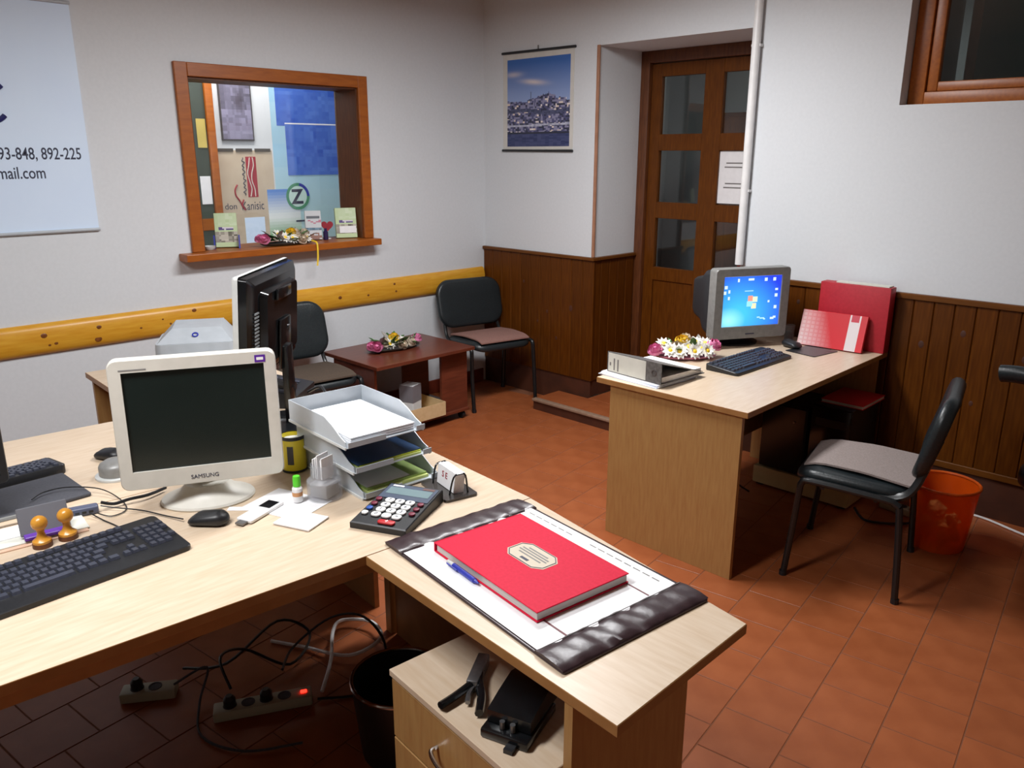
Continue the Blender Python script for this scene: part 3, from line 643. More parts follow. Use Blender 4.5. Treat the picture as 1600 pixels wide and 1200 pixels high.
# drawer pedestal under the return
pd = thing('drawer_pedestal', 'beech drawer unit under the desk extension with chrome handle', 'drawer unit', (-1.085, 1.165, 0), -5)
MB().box(-.238, .238, -.205, .22, .03, .522).build('body', M_BEECH_V, pd, smooth=0)
box('top_board', M_BEECH_X, -.243, .243, -.228, .225, .5225, .54, pd, b=.0015)
for i in range(3):
    z1 = .517 - i*.162
    f_ = box('drawer', M_BEECH_V, -.238, .238, -.225, -.2055, z1-.158, z1, pd, b=.002)
    MB().tube([(-.055, -.225, z1-.075), (-.052, -.246, z1-.077), (0, -.256, z1-.082), (.052, -.246, z1-.077), (.055, -.225, z1-.075)], .005, 8, 5).build('handle', M_CHROME, f_)
for a in (-.2, .2):
    for b in (-.17, .18): MB().cyl((a, b, 0.0005), (a, b, .03), .02, n=10).build('castor', M_BLACK, pd)
# stapler pliers and hole punch on the pedestal
sp = thing('plier_stapler', 'silver and black plier stapler lying open on the drawer unit', 'stapler', (-1.150, 1.045, .5405), 32)
MB().tube([(.0, .075, .016), (.0, .01, .018), (-.022, -.04, .016), (-.050, -.085, .014)], .011, 8, 4, flat=.8).build('handle', M_BLACKG, sp)
MB().tube([(.0, .075, .018), (.012, .01, .018), (.030, -.04, .016), (.038, -.09, .014)], .011, 8, 4, flat=.8).build('handle', M_BLACKG, sp)
box('magazine', M_STEEL, -.014, .014, -.01, .10, .0, .03, sp, b=.004)
MB().tube([(.004, .0, .014), (.0, -.03, .014), (.004, -.06, .012)], .006, 6, 3).build('spring', M_STEEL, sp)
hp = thing('hole_punch', 'black metal hole punch on the drawer unit edge', 'hole punch', (-1.000, 1.040, .5405), 18)
box('base', M_BLACKG, -.055, .055, -.075, .07, 0, .022, hp, b=.005)
MB().loft([[(x, y, z) for x, z in ((-.05, .024), (.05, .024), (.05, .024+h), (-.05, .024+h))] for y, h in ((-.05, .028), (.0, .040), (.06, .05), (.11, .034))]).build('lever', M_BLACKG, hp)
for x in (-.012, .012): MB().cyl((x, -.056, .023), (x, -.056, .040), .006, n=10).build('pin', M_STEEL, hp)
box('stop_tab', M_BLACK, .01, .03, -.095, -.0755, 0, .01, hp)

# things under the desk
def power_strip(name, label, loc, rz, L, led=False, n=4):
    t = thing(name, label, 'power strip', loc, rz)
    box('body', mat('grey_white_plastic', S(168, 170, 150), .5), -L/2, L/2, -.03, .03, 0, .035, t, b=.006)
    for i in range(n):
        x = -L/2 + .05 + i*.055
        MB().lathe([(.021, .0352), (.021, .037), (.018, .037), (.016, .0355)], 14, (x, 0, 0)).build('socket', M_DKGREY, t)
        if i % 2 == 0: MB().lathe([(.019, .0375), (.019, .060), (.010, .072)], 12, (x, 0, 0)).build('plug', M_BLACK, t)
    if led: box('switch', M_LEDRED, L/2-.035, L/2-.015, -.007, .007, .0352, .040, t, b=.002)
    return t
power_strip('power_strip', 'white power strip with glowing red switch under the desk', (-2.09, 1.00, .0005), 62, .30, True)
power_strip('power_strip', 'white power strip without light lying deeper under the desk', (-2.41, .77, .0005), 55, .17, False, 2)
def cable(name, label, pts, r, m, group=None):
    t = thing(name, label, 'cable', tuple(pts[0][:2]) + (0,), 0, group)
    o = Vector((pts[0][0], pts[0][1], 0)); MB().tube([Vector(p) - o for p in pts], r, 6, 6).build('cord', m, t); return t
cable('power_cable', 'white cable looped on the floor by the desk end panel', [(-2.02, 1.17, .012), (-2.12, 1.27, .03), (-2.24, 1.36, .05), (-2.30, 1.44, .03), (-2.2, 1.50, .04), (-2.08, 1.45, .05), (-2.10, 1.33, .03), (-2.28, 1.26, .012), (-2.4, 1.2, .008)], .0065, M_WHITEP)
cable('power_cable', 'black cable tangled behind the glowing power strip', [(-2.16, .93, .075), (-2.26, .95, .13), (-2.32, 1.06, .08), (-2.2, 1.16, .03), (-2.3, 1.30, .04), (-2.38, 1.22, .09), (-2.33, 1.0, .05), (-2.45, .9, .02)], .005, M_BLACK)
cable('power_cable', 'black cable arching across the white loop under the desk', [(-2.0, 1.14, .01), (-1.92, 1.28, .01), (-1.98, 1.40, .08), (-2.10, 1.40, .15), (-2.22, 1.34, .12), (-2.24, 1.20, .06), (-2.14, 1.10, .07)], .0045, M_BLACK)
cable('power_cable', 'grey cable crossing the dark floor under the desk', [(-2.33, .82, .06), (-2.30, .92, .09), (-2.24, .86, .02), (-2.1, .8, .008), (-1.95, .86, .008), (-1.86, 1.0, .008)], .004, M_DKGREY)
bk = thing('black_bin', 'black round waste bin with bright rim behind the drawer unit', 'bin', (-1.640, 1.205, .0005))
MB().lathe([(.115, 0), (.118, .004), (.140, .24), (.136, .24), (.114, .008), (.02, .008)], 24).build('body', M_BLACK, bk)
MB().tube([(.139*math.cos(rad(a)), .139*math.sin(rad(a)), .243) for a in range(0, 361, 12)], .006, 8, 1).build('rim', M_CHROME, bk)

# ---- ivory monitor
mo = thing('computer_monitor', 'ivory monitor with blank dark screen on the near desk', 'monitor', (-2.100, .900, ZT+.0005), 64.0)
MT = Matrix.Translation((0, -.01, .075)) @ Matrix.Rotation(rad(-3), 4, 'X')
W_, H_ = .428, .362
def flat(p): return (p[0], -p[2], p[1])
fr_ = MB()
def frame_ring(mb, w, h, iw, ih, iy, y0, y1, r, M):
    o = rrect(w, h, r, 4); i = [(max(-iw/2, min(iw/2, x*9)), max(-ih/2, min(ih/2, y*9)) + iy) for x, y in o]
    mb.loft([[(x, y1, z + h/2) for x, z in o], [(x, y0+.006, z + h/2) for x, z in o], [(x*.985, y0, z*.985 + h/2) for x, z in o], [(x, y0, z + h/2) for x, z in i], [(x, y0+.008, z + h/2) for x, z in i]], cap=False, M=M)
frame_ring(fr_, W_, H_, .362, .276, .008, -.022, .02, .022, MT); fr_.build('bezel', M_BEIGE, mo)
box('screen', M_SCREENOFF, -.183, .183, -.013, -.010, H_/2+.008-.139, H_/2+.008+.139, mo, M=MT)
MB().loft([[(x*k, y, H_/2 + z*k) for x, z in rrect(W_*.985, H_*.98, .022, 4)] for k, y in ((1, .0202), (.97, .035), (.8, .055), (.5, .062))], M=MT).build('back_shell', M_BEIGE, mo)
text('brand_lettering', 'SAMSUNG', .016, M_INK, mo, MT @ Matrix.Translation((0, -.0225, .016)) @ ON_BACK, align='CENTER')
box('model_print', M_GREYINK, -.186, -.118, -.0226, -.0220, H_-.030, H_-.026, mo, M=MT)
box('sticker', M_PURPLE, .158, .186, -.0232, -.0222, H_-.032, H_-.012, mo, M=MT)
box('sticker_mark', M_WHITE, .163, .181, -.0238, -.0233, H_-.026, H_-.018, mo, M=MT)
MB().lathe([(.128, 0), (.130, .004), (.126, .010), (.10, .020), (.075, .034), (.06, .05)], 32, (0, .045, 0), sy=.78, sx=1.0).build('base', M_BEIGE, mo)
MB().lathe([(.044, .045), (.038, .07), (.040, .11)], 20, (0, .058, 0), sy=.5).build('neck', M_BEIGE, mo)

# ---- black screen seen from behind
m3 = thing('computer_monitor', 'wide black monitor seen from behind, beyond the ivory monitor', 'monitor', (-2.625, 1.388, ZT+.0005), -47.3)
# local x runs along the panel, front (-y) turned away from the camera
M3 = Matrix.Translation((0, 0, .205)) @ Matrix.Rotation(rad(-4), 4, 'X')
W3, H3 = .54, .375
b3 = MB(); frame_ring(b3, W3, H3, .50, .335, 0, -.018, .002, .012, M3); b3.build('bezel', M_LGREY, m3)
box('screen', M_SCREENOFF, -.252, .252, -.016, -.010, H3/2-.169, H3/2+.169, m3, M=M3)
MB().loft([[(x*k, y, H3/2 + z*k) for x, z in rrect(W3*.98, H3*.975, .012, 4)] for k, y in ((1, .0022), (.985, .026), (.86, .042))], M=M3).build('back_shell', M_BLACKG, m3)
MB().loft([[(x*k, y, H3/2 + z*k) for x, z in rrect(.36, .26, .02, 4)] for k, y in ((1, .0425), (.94, .066))], M=M3).build('rear_hump', M_BLACKG, m3)
for i in range(14): box('vent_slat', mat('slat_grey', S(120, 124, 126), .4), .195, .232, .0422, .0455, .085 + i*.0125, .0905 + i*.0125, m3, M=M3)
box('handle_block', M_BLACKG, -.06, .09, .0665, .078, .275, .315, m3, b=.004, M=M3)
box('stand_plate', M_BLACKG, -.06, .06, .0665, .076, .02, .20, m3, b=.004, M=M3)
for z in (.05, .16): MB().cyl((-.03, .076, z), (-.03, .080, z), .009, n=12, M=M3).build('screw', M_STEEL, m3)
MB().lathe([(.12, 0), (.12, .006), (.05, .016), (.03, .02)], 24, (0, .04, 0), sx=1.15).build('base', M_BLACKG, m3)
box('neck', M_BLACKG, -.035, .035, .070, .095, .012, .30, m3, b=.005)
# ---- dark monitor cut by the left edge
m2_ = thing('computer_monitor', 'black monitor edge with purple tint, cut off by left picture edge', 'monitor', (-2.37, .262, ZT+.0005), 92)
M2 = Matrix.Translation((0, 0, .115))
b2 = MB(); frame_ring(b2, .44, .35, .40, .31, 0, -.02, .02, .012, M2); b2.build('bezel', M_BLACK, m2_)
box('screen', M_SCREENOFF, -.202, .202, -.012, -.006, .015, .335, m2_, M=M2)
MB().loft([[(x*k, y, .175 + z*k) for x, z in rrect(.435, .345, .012, 4)] for k, y in ((1, .0202), (.96, .04))], M=M2).build('back_shell', mat('dark_purple_plastic', S(40, 24, 78), .35), m2_)
MB().lathe([(.09, 0), (.09, .006), (.03, .018)], 24).build('base', M_BLACK, m2_)
box('neck', M_BLACK, -.03, .03, .042, .06, .012, .25, m2_, b=.004)

# ---- keyboards, mice
keyboard('computer_keyboard', 'large black keyboard in front of the two wooden stamps', (-1.965, .512, ZT+.0005), 92.8, .455, .185, True, .022, 1.2)
keyboard('computer_keyboard', 'black keyboard on the far desk at the left picture edge', (-2.695, .465, ZT+.0005), -87, .45, .15, rs=.95)
mp = thing('desk_mat', 'dark grey rectangular desk mat in front of the far keyboard', 'mat', (-2.497, .53, ZT+.0005), 92)
MB().pillow(.30, .225, .012, .006, e=.004).build('pad', M_DKGREY, mp)
mouse('computer_mouse', 'black mouse on bare desk right of the large keyboard', (-1.975, .842, ZT+.0005), -52)
cable('mouse_cable', 'thin black mouse cable running from mouse to the hub', [(-2.03, .795, .750), (-2.09, .775, .746), (-2.17, .74, .748), (-2.235, .69, .752), (-2.262, .665, .757)], .002, M_BLACK)
cable('monitor_cable', 'black monitor cable leading under the ivory screen', [(-2.265, .668, .765), (-2.26, .70, .752), (-2.255, .74, .755), (-2.25, .79, .754), (-2.27, .85, .752)], .0045, M_BLACK)
cable('keyboard_cable', 'thin black wire looping over the grey desk mat', [(-2.43, .54, .762), (-2.46, .58, .763), (-2.45, .64, .763), (-2.385, .705, .758), (-2.30, .73, .744), (-2.215, .715, .744), (-2.20, .67, .744), (-2.235, .645, .750)], .0018, M_BLACK)
cable('hub_cable', 'grey ribbed cable from left picture edge to the hub', [(-2.345, .36, .760), (-2.34, .44, .762), (-2.325, .52, .764), (-2.30, .565, .762)], .006, M_SILVER)
cable('keyboard_wire', 'thin black wire between hub and large keyboard', [(-2.245, .63, .752), (-2.19, .645, .744), (-2.14, .655, .744), (-2.098, .66, .745)], .0018, M_BLACK)
mouse('computer_mouse', 'black mouse half hidden behind the ivory monitor left edge', (-2.665, .835, ZT+.0005), -70)
pk = thing('silver_dome', 'round silver domed object beside the ivory monitor left edge', 'desk object', (-2.50, .795, ZT+.0005))
MB().lathe([(.062, 0), (.062, .006), (.052, .008)], 28).build('base', M_LGREY, pk)
MB().lathe([(.050, .0085), (.050, .034), (.046, .042), (.03, .052), (.008, .056)], 28).build('dome', M_SILVER, pk)
hb = thing('usb_hub', 'dark grey hub box behind the wooden stamps', 'hub', (-2.275, .617, ZT+.0005), 75)
MB().pillow(.088, .030, .024, .008, e=.006).build('body', mat('blue_grey_plastic', S(76, 82, 104), .4), hb)
for i in range(4): box('port', M_BLACK, -.032 + i*.017, -.021 + i*.017, -.0156, -.0148, .008, .014, hb)
ib = thing('paper_stack', 'white and pinkish papers under the ink pad', 'papers', (-2.235, .515, ZT+.0005), 84)
for i, (dx, dy, w, h, r, m) in enumerate(((-.03, 0, .24, .14, 0, mat('pink_paper', S(206, 170, 146), .7)), (-.02, .006, .23, .12, 2, M_BINDER), (-.075, .030, .17, .075, -2, M_WHITE))):
    box('sheet', m, -w/2 + dx, w/2 + dx, -h/2 + dy, h/2 + dy, i*.003, i*.003 + .0026, ib)
ik = thing('ink_pad', 'grey ink pad case leaning open behind the stamps', 'ink pad', (-2.205, .510, ZT+.0095), 82)
MI = Matrix.Rotation(rad(62), 4, 'X')
box('base', M_PURPLE, -.052, .052, -.030, -.004, 0, .010, ik, b=.002)
box('lid', mat('grey_metal_lid', S(98, 98, 104), .4), -.058, .058, .002, .075, .002, .008, ik, b=.002, M=MI)
def stamp(label, loc, h=.085):
    t = thing('wooden_stamp', label, 'stamp', loc, 0, 'rubber stamps by the keyboard')
    MB().lathe([(.022, .012), (.022, .018), (.012, .026), (.0085, .038), (.010, .050)], 18).build('handle_stem', M_STAMPW, t)
    MB().ball((0, 0, .064), .0195, 16, 10).build('knob', M_STAMPW, t, smooth=80)
    MB().lathe([(.023, 0), (.023, .0118)], 18).build('rubber_base', M_DARKWOOD, t)
stamp('wooden knob stamp, the left one of two by the large keyboard', (-2.148, .484, ZT+.0005))
stamp('wooden knob stamp, the right one of two by the large keyboard', (-2.150, .545, ZT+.0005))

# ---- small things right of the monitor
cn = thing('yellow_tin', 'yellow printed tin beside the ivory monitor right edge', 'tin', (-2.150, 1.208, ZT+.0005))
MB().lathe([(.036, 0), (.037, .004), (.037, .116), (.035, .116), (.034, .10), (.01, .10)], 24).build('can', M_YELP, cn)
MB().lathe([(.033, .1005), (.033, .104)], 20).build('lid', M_LGREY, cn)
MB().lathe([(.0385, .108), (.0385, .119), (.0365, .119)], 24, cap=False).build('rim', M_BLACK, cn)
MB().lathe([(.0385, .002), (.0385, .010)], 24, cap=False).build('bottom_rim', M_BLACK, cn)
MB().loft([[(.0376*math.cos(a), .0376*math.sin(a), z) for z in (.03, .09)] for a in [rad(q) for q in range(-62, -26, 6)]], cap=False, close=False).build('label_print', mat('label_dark', S(50, 46, 44), .4), cn)
bo = thing('correction_bottle', 'small white bottle with bright green cap on white paper', 'bottle', (-1.925, 1.083, ZT+.0045))
MB().lathe([(.0135, 0), (.0145, .002), (.0145, .040), (.010, .046)], 18).build('body', M_WHITEP, bo)
MB().lathe([(.0148, .018), (.0148, .030)], 18, cap=False).build('label_band', mat('orange_label', S(196, 140, 90), .5), bo)
MB().lathe([(.011, .0465), (.011, .072), (.0095, .077)], 16).build('cap', M_LIME, bo)
cu = thing('memo_cup', 'clear plastic memo holder filled with small paper slips', 'holder', (-1.902, 1.158, ZT+.0005), 20)
MB().lathe([(.048, 0), (.050, .003), (.050, .055), (.038, .066), (.036, .105), (.034, .105), (.036, .064), (.047, .053), (.047, .006), (.01, .006)], 26).build('cup', M_SMOKE, cu)
box('paper_core', mat('grey_content', S(168, 164, 160), .6), -.030, .030, -.030, .030, .008, .050, cu, b=.004)
for i, (a, dx) in enumerate(((0, -.018), (4, -.010), (-3, -.002), (5, .007), (-5, .015))):
    box('paper_slip', M_WHITE, dx-.0015, dx+.0015, -.024, .024, .064, .122 + .006*(i % 3), cu, M=Matrix.Rotation(rad(a), 4, 'Z'))
pa = thing('white_paper', 'white sheet of paper under the green-capped bottle', 'paper', (-1.935, 1.055, ZT+.0005), 18)
MB().box(-.10, .10, -.075, .075, 0, .0012).build('sheet', M_WHITE, pa, smooth=0)
pa2 = thing('memo_sheet', 'small square white memo block nearest the front of the desk', 'paper', (-1.808, 1.022, ZT+.0022), 22)
box('sheet', M_WHITE, -.058, .058, -.045, .045, 0, .004, pa2)
pa3 = thing('paper_strip', 'narrow white paper strip between mouse and white gadget', 'paper', (-2.00, .945, ZT+.0005), 45)
box('sheet', M_WHITE, -.035, .035, -.012, .012, 0, .001, pa3)
gd = thing('white_gadget', 'small white gadget with a square black screen', 'gadget', (-1.935, .972, ZT+.002), 22)
MB().pillow(.052, .140, .010, .006, e=.003).build('body', M_WHITEP, gd)
box('screen', M_BLACKG, -.018, .019, .014, .058, .0101, .011, gd)
MB().box(-.012, .014, -.090, -.0702, .002, .007).build('plug', M_STEEL, gd, smooth=0)

# ---- letter trays
def letter_tray(label, loc, rz):
    t = thing('letter_tray', label, 'letter tray', loc, rz, 'stacked grey letter trays')
    w, d, h = .262, .345, .066; th_ = .003
    box('floor_plate', M_TRAYBLUE, -w/2, w/2, -d/2, d/2, 0, th_, t)
    side = [(-d/2, .002), (-d/2 + .005, .018), (-d/2 + .03, .026), (-d/2 + .075, .050), (-d/2 + .12, h), (d/2, h), (d/2, .003)]
    for sx in (-1, 1):
        x0, x1 = (w/2 - th_, w/2) if sx > 0 else (-w/2, -w/2 + th_)
        MB().loft([[(x0, y, z) for y, z in side], [(x1, y, z) for y, z in side]]).build('side_wall', M_TRAYBLUE, t, smooth=0)
    box('rear_wall', M_TRAYBLUE, -w/2 + th_, w/2 - th_, d/2 - th_, d/2, th_, h, t)
    for x0, x1 in ((-w/2, -w/2 + .125), (w/2-.03, w/2)):
        MB().loft([[(x, -d/2, .0), (x, -d/2 - .012, .004), (x, -d/2 - .012, .020), (x, -d/2 - .009, .020), (x, -d/2 - .009, .006), (x, -d/2, .003)] for x in (x0, x1)]).build('front_lip', M_TRAYBLUE, t, smooth=0)
    for sx in (-1, 1): box('side_flange', M_LGREY, min(sx*w/2, sx*(w/2+.004)), max(sx*w/2, sx*(w/2+.004)), -d/2, d/2, -.004, .003, t)
    return t
trz = 86.0
ca_, sa_ = math.cos(rad(trz)), math.sin(rad(trz))
def tray_at(x, y): # from front-left corner to centre
    lx, ly = .131, .1725
    return (x + lx*ca_ - ly*sa_, y + lx*sa_ + ly*ca_)
trays = [(-1.800, 1.222, ZT+.0045, 'bottom'), (-1.818, 1.207, ZT+.082, 'middle'), (-1.826, 1.190, ZT+.160, 'top')]
lab = {'bottom': 'grey letter tray with pale green papers, lowest of the stack', 'middle': 'grey letter tray with dark blue folder, middle of the stack', 'top': 'grey letter tray full of white paper, top of the stack'}
for x, y, z, k in trays:
    cx, cy = tray_at(x, y); letter_tray(lab[k], (cx, cy, z), trz)
    s_ = thing('paper_ream' if k == 'top' else 'document_pile', {'bottom': 'pale green papers in the lowest letter tray', 'middle': 'dark blue folder over green papers in middle letter tray', 'top': 'white paper filling the top letter tray'}[k], 'papers', (cx, cy, z + .0035), trz)
    if k == 'top':
        for i in range(6): box('sheet', M_WHITE, -.108 - .001*(i % 2), .108 + .001*(i % 3), -.158 - .004*(i % 2), .150, i*.0035, i*.0035 + .0033, s_)
    elif k == 'middle':
        box('sheet', M_PGREEN, -.105, .105, -.166, .145, 0, .006, s_); box('sheet', mat('yellow_green_paper', S(186, 196, 60), .6), -.107, .107, -.162, .142, .0062, .010, s_)
        box('folder', M_DBLUE, -.110, .110, -.158, .15, .0102, .013, s_)
    else:
        box('sheet', M_PGREEN, -.106, .106, -.160, .145, 0, .008, s_); box('sheet', mat('green_sheet', S(150, 176, 96), .6), -.104, .106, -.150, .15, .0082, .013, s_)
        box('sheet', M_WHITE, -.10, .05, -.14, .10, .0132, .015, s_)

# ---- calculator and card holder
cl = thing('calculator', 'black desk calculator with white keys and grey display', 'calculator', (-1.658, 1.236, ZT+.0005), 25)
CT = Matrix.Rotation(rad(7), 4, 'X')
hw, hl = .083, .118
MB().loft([[(x, y, .0) for x, y in ((-hw, -hl), (hw, -hl), (hw, hl), (-hw, hl))], [(x, y, z) for x, y, z in ((-hw, -hl, .016), (hw, -hl, .016), (hw, hl, .034), (-hw, hl, .034))],
           [(x*.97, y*.97, z+.003) for x, y, z in ((-hw, -hl, .016), (hw, -hl, .016), (hw, hl, .034), (-hw, hl, .034))]]).build('body', M_BLACK, cl, smooth=0)
CF = Matrix.Translation((0, 0, .0282)) @ Matrix.Rotation(math.atan(.018/.236), 4, 'X')
box('display_bezel', mat('blue_grey_face', S(70, 80, 98), .35), -.076, .076, .028, .108, .0005, .0018, cl, M=CF)
box('display', M_LCD, -.066, .066, .052, .090, .0019, .0026, cl, M=CF)
box('solar_cell', mat('solar_brown', S(110, 84, 78), .3), .03, .066, .095, .105, .0019, .0026, cl, M=CF)
box('brand_print', M_WHITE, -.064, -.030, .0965, .1035, .0019, .0025, cl, M=CF)
def ckey(x, y, w, h, m):
    return MB().pillow(w, h, .006, min(w, h)*.4, e=.002, z0=.0006, M=CF @ Matrix.Translation((x, y, 0)), n=3).build('key', m, cl)
M_CKR = mat('maroon_key', S(110, 28, 50), .4); M_CKW = mat('white_key', S(232, 232, 230), .4); M_CKB = mat('blue_key', S(40, 80, 160), .4)
nums = [['7', '8', '9'], ['4', '5', '6'], ['1', '2', '3'], ['0', '.', '=']]
for r in range(4):
    y = .012 - r*.027
    for c in range(3):
        ckey(-.030 + c*.031, y, .027, .021, M_CKW)
        text('key_digit', nums[r][c], .017, M_INK, cl, CF @ Matrix.Translation((-.030 + c*.031, y-.006, .0068)), align='CENTER')
    ckey(-.064, y, .018, .016, M_CKB if r == 2 else (M_CKW if r == 3 else M_CKR))
    if r < 3: ckey(.064, y, .018, .016, M_CKR)
ckey(.018, -.101, .05, .018, mat('red_key', S(176, 30, 36), .4)); text('key_plus', '+', .022, M_WHITE, cl, CF @ Matrix.Translation((.018, -.107, .0068)), align='CENTER')
ch = thing('card_holder', 'small black holder with white business cards on the desk edge', 'card holder', (-1.688, 1.447, ZT+.0005), -13); ch.scale = (1.25, 1.25, 1.2)
MB().prism(rrect(.135, .085, .008, 3), 0, .006).build('base', mat('smoke_plastic', S(58, 54, 52), .25), ch)
for x in (-.046, .046): MB().tube([(x*1.08, .024, .0065), (x*1.02, .020, .05), (x*1.0, .008, .056), (x*.98, -.010, .050), (x*.92, -.020, .0065)], .0024, 6, 4).build('wire_arm', M_BLACKG, ch)
for i in range(7): box('business_card', M_WHITE, -.0425, .0425, -.010 + i*.0038, -.0068 + i*.0038, .0065, .057 + .001*(i % 2), ch, M=Matrix.Rotation(rad(-6), 4, 'X'))
text('card_lettering', 'S E', .022, M_REDINK, ch, Matrix.Rotation(rad(-6), 4, 'X') @ Matrix.Translation((-.02, -.0106, .03)) @ ON_BACK)

# ---- leather desk pad, red book, pen
dp = thing('desk_pad', 'white paper desk pad with dark leather ends under red book', 'desk pad', (-1.1735, 1.274, ZT+.0005), -7.2)
LW, LD = .688, .435
MB().pillow(LW, LD, .006, .008, e=.0025).build('backing', M_BROWNL, dp)
def wav(p, k): return (p[0], p[1], p[2] + (.0016*math.sin(p[1]*60 + k + p[0]*25) + .0012*math.sin(p[1]*131 + 2*k - p[0]*40))*(.4 + .6*math.sin(p[1]*9 + k)**2))
for sx, k in ((-1, 0), (1, 2)):
    mb = MB(); n = 90; rings = []
    for j in range(n+1):
        y = -LD/2 + LD*j/n; xs = (-.043, -.041, -.02, .0, .02, .041, .043)
        rings.append([(sx*(LW/2-.045) + x, y, .0065) for x in (-.043, .043)][:1] + [wav((sx*(LW/2-.045) + x, y, .009 + (.003 if abs(x) < .03 else 0)), k) for x in xs[1:-1]] + [(sx*(LW/2-.045) + .043, y, .0065)])
    mb.loft(rings).build('leather_strip', M_BROWNL, dp, smooth=60)
    MB().box(sx*(LW/2-.045) - sx*.036 - .0006, sx*(LW/2-.045) - sx*.036 + .0006, -LD/2+.006, LD/2-.006, .0115, .0128).build('stitching', M_GREYINK, dp, smooth=0)
for i in range(3): box('sheet', M_WHITE, -LW/2+.06, LW/2-.06, -LD/2 + .010 - .002*i, LD/2 - .012, .0065 + i*.0008, .0071 + i*.0008, dp)
for i in range(16):
    x = -.245 + i*.030
    if i in (6, 7): continue
    box('printed_dash', M_GREYINK, x, x + .022, LD/2-.036, LD/2-.033, .0089, .0094, dp)
box('printed_bar', mat('maroon_print', S(110, 62, 66), .6), .180, .265, -.135, -.130, .0089, .0094, dp)
box('printed_bar', mat('maroon_print', S(110, 62, 66), .6), .185, .255, .115, .119, .0089, .0094, dp)
rb = thing('red_book', 'large red hardcover book with octagonal label on the desk pad', 'book', (-1.187, 1.262, ZT+.0105), -7.8)
box('back_cover', M_RED, -.200, .200, -.137, .137, 0, .003, rb, b=.001)
box('page_block', mat('page_edges', S(206, 200, 194), .8, c2=S(180, 172, 168), scale=300, mapping=(.02, .02, 6)), -.194, .196, -.133, .133, .0032, .0218, rb)
box('front_cover', M_RED, -.200, .200, -.137, .137, .022, .025, rb, b=.001)
box('spine', M_RED, -.204, -.2002, -.137, .137, 0.0, .025, rb, b=.001)
oct_ = [(-.068, -.022), (-.045, -.040), (.045, -.040), (.068, -.022), (.068, .022), (.045, .040), (-.045, .040), (-.068, .022)]
ML = Matrix.Translation((.0, .012, 0)) @ Matrix.Rotation(rad(0), 4, 'Z')
lbp = MB().prism(oct_, .0251, .0256, M=ML).build('label_plate', mat('label_cream', S(196, 184, 164), .6), rb, smooth=0)
bord = MB()
for i in range(8):
    p, q = Vector(oct_[i])*.93, Vector(oct_[(i+1) % 8])*.93; bord.cyl((p.x, p.y, .0258), (q.x, q.y, .0258), .0011, n=5, M=ML)
bord.build('border', M_INK, lbp)
for i, (yy, hw_) in enumerate(((.020, .035), (.011, .048), (.002, .050), (-.008, .040))): box('text_line', M_GREYINK, -hw_, hw_, yy-.0022, yy+.0022, .0257, .0260, lbp, M=ML)
box('text_line', M_INK, -.014, .014, -.028, -.020, .0257, .0260, lbp, M=ML)
pn_ = thing('ballpoint_pen', 'blue and silver pen lying along the red book edge', 'pen', (-1.275, 1.128, ZT+.0165), -9)
MB().cyl((-.035, 0, 0), (.055, 0, 0), .0065, n=12).build('barrel', M_BLUE, pn_)
MB().cyl((-.060, 0, 0), (-.0355, 0, 0), .0055, .006, n=12).build('cap', M_LGREY, pn_)
MB().cyl((.0555, 0, 0), (.070, 0, 0), .0055, .0015, n=12).build('tip', M_BLUE, pn_)
box('clip', M_BLUE, -.055, -.01, -.0085, -.0068, -.002, .002, pn_)

# ---- printer table, printer and dark device
pt = thing('printer_table', 'small beech table near the left wall behind the ivory monitor', 'table', (-3.74, 1.46, 0), -3)
edged(box('table_top', M_BEECH, -.115, .58, -.31, .36, .715, .74, pt, b=.0015), M_EDGE)
for x in (-.09, .555):
    box('leg_panel', M_BEECH_V, x-.011, x+.011, -.29, .34, .0005, .7145, pt)
pr2 = thing('desktop_printer', 'light grey printer with sloping lid behind the ivory monitor', 'printer', (-3.56, 1.56, .7405), 60)
MB().loft([[(x, y, z) for x, y in rrect(.34*k, .28*k, .03, 3)] for k, z in ((1, 0), (1, .13), (.985, .15))]).build('body', M_PRN, pr2)
MB().loft([[(-.16, -.13, .1505), (.16, -.13, .1505), (.16, .13, .1505), (-.16, .13, .1505)], [(-.10, -.05, .205), (.11, -.05, .205), (.11, .12, .212), (-.10, .12, .212)]]).build('lid', M_PRN, pr2, smooth=0)
MB().lathe([(.014, 0), (.014, .003), (.009, .003), (.009, 0)], 16, M=Matrix.Translation((.0, -.09, .18)) @ Matrix.Rotation(rad(34), 4, 'X'), cap=False).build('logo_ring', M_BLUE, pr2)
box('paper_tray', M_WHITEP, -.15, .15, -.26, -.141, .05, .062, pr2, b=.003)
ph = thing('black_device', 'black boxy device at the far desk corner behind letter trays', 'device', (-2.865, 1.555, ZT+.0005), 130)
MB().loft([[(x, y, z) for x, y, z in ((-.11, -.12, 0), (.11, -.12, 0), (.11, .12, 0), (-.11, .12, 0))], [(-.11, -.12, .05), (.11, -.12, .05), (.11, .12, .085), (-.11, .12, .085)], [(-.10, -.11, .056), (.10, -.11, .056), (.10, .11, .092), (-.10, .11, .092)]]).build('body', M_BLACK, ph, smooth=0)
MB().tube([(-.085, -.11, .085), (-.085, -.05, .092), (-.085, .05, .105), (-.085, .11, .112)], .018, 8, 3, flat=1.3).build('handset', M_BLACK, ph)
for i in range(12): box('key', M_KEY, -.02 + (i % 3)*.03, .0 + (i % 3)*.03, -.08 + (i//3)*.03, -.06 + (i//3)*.03, 0, .006, ph, M=Matrix.Translation((0, 0, .073)) @ Matrix.Rotation(rad(9.5), 4, 'X'))
cable('phone_cable', 'black cables hanging beside the yellow tin behind the trays', [(-2.70, 1.60, .80), (-2.60, 1.60, .84), (-2.48, 1.55, .80), (-2.38, 1.45, .75), (-2.32, 1.36, .748)], .006, M_BLACK)

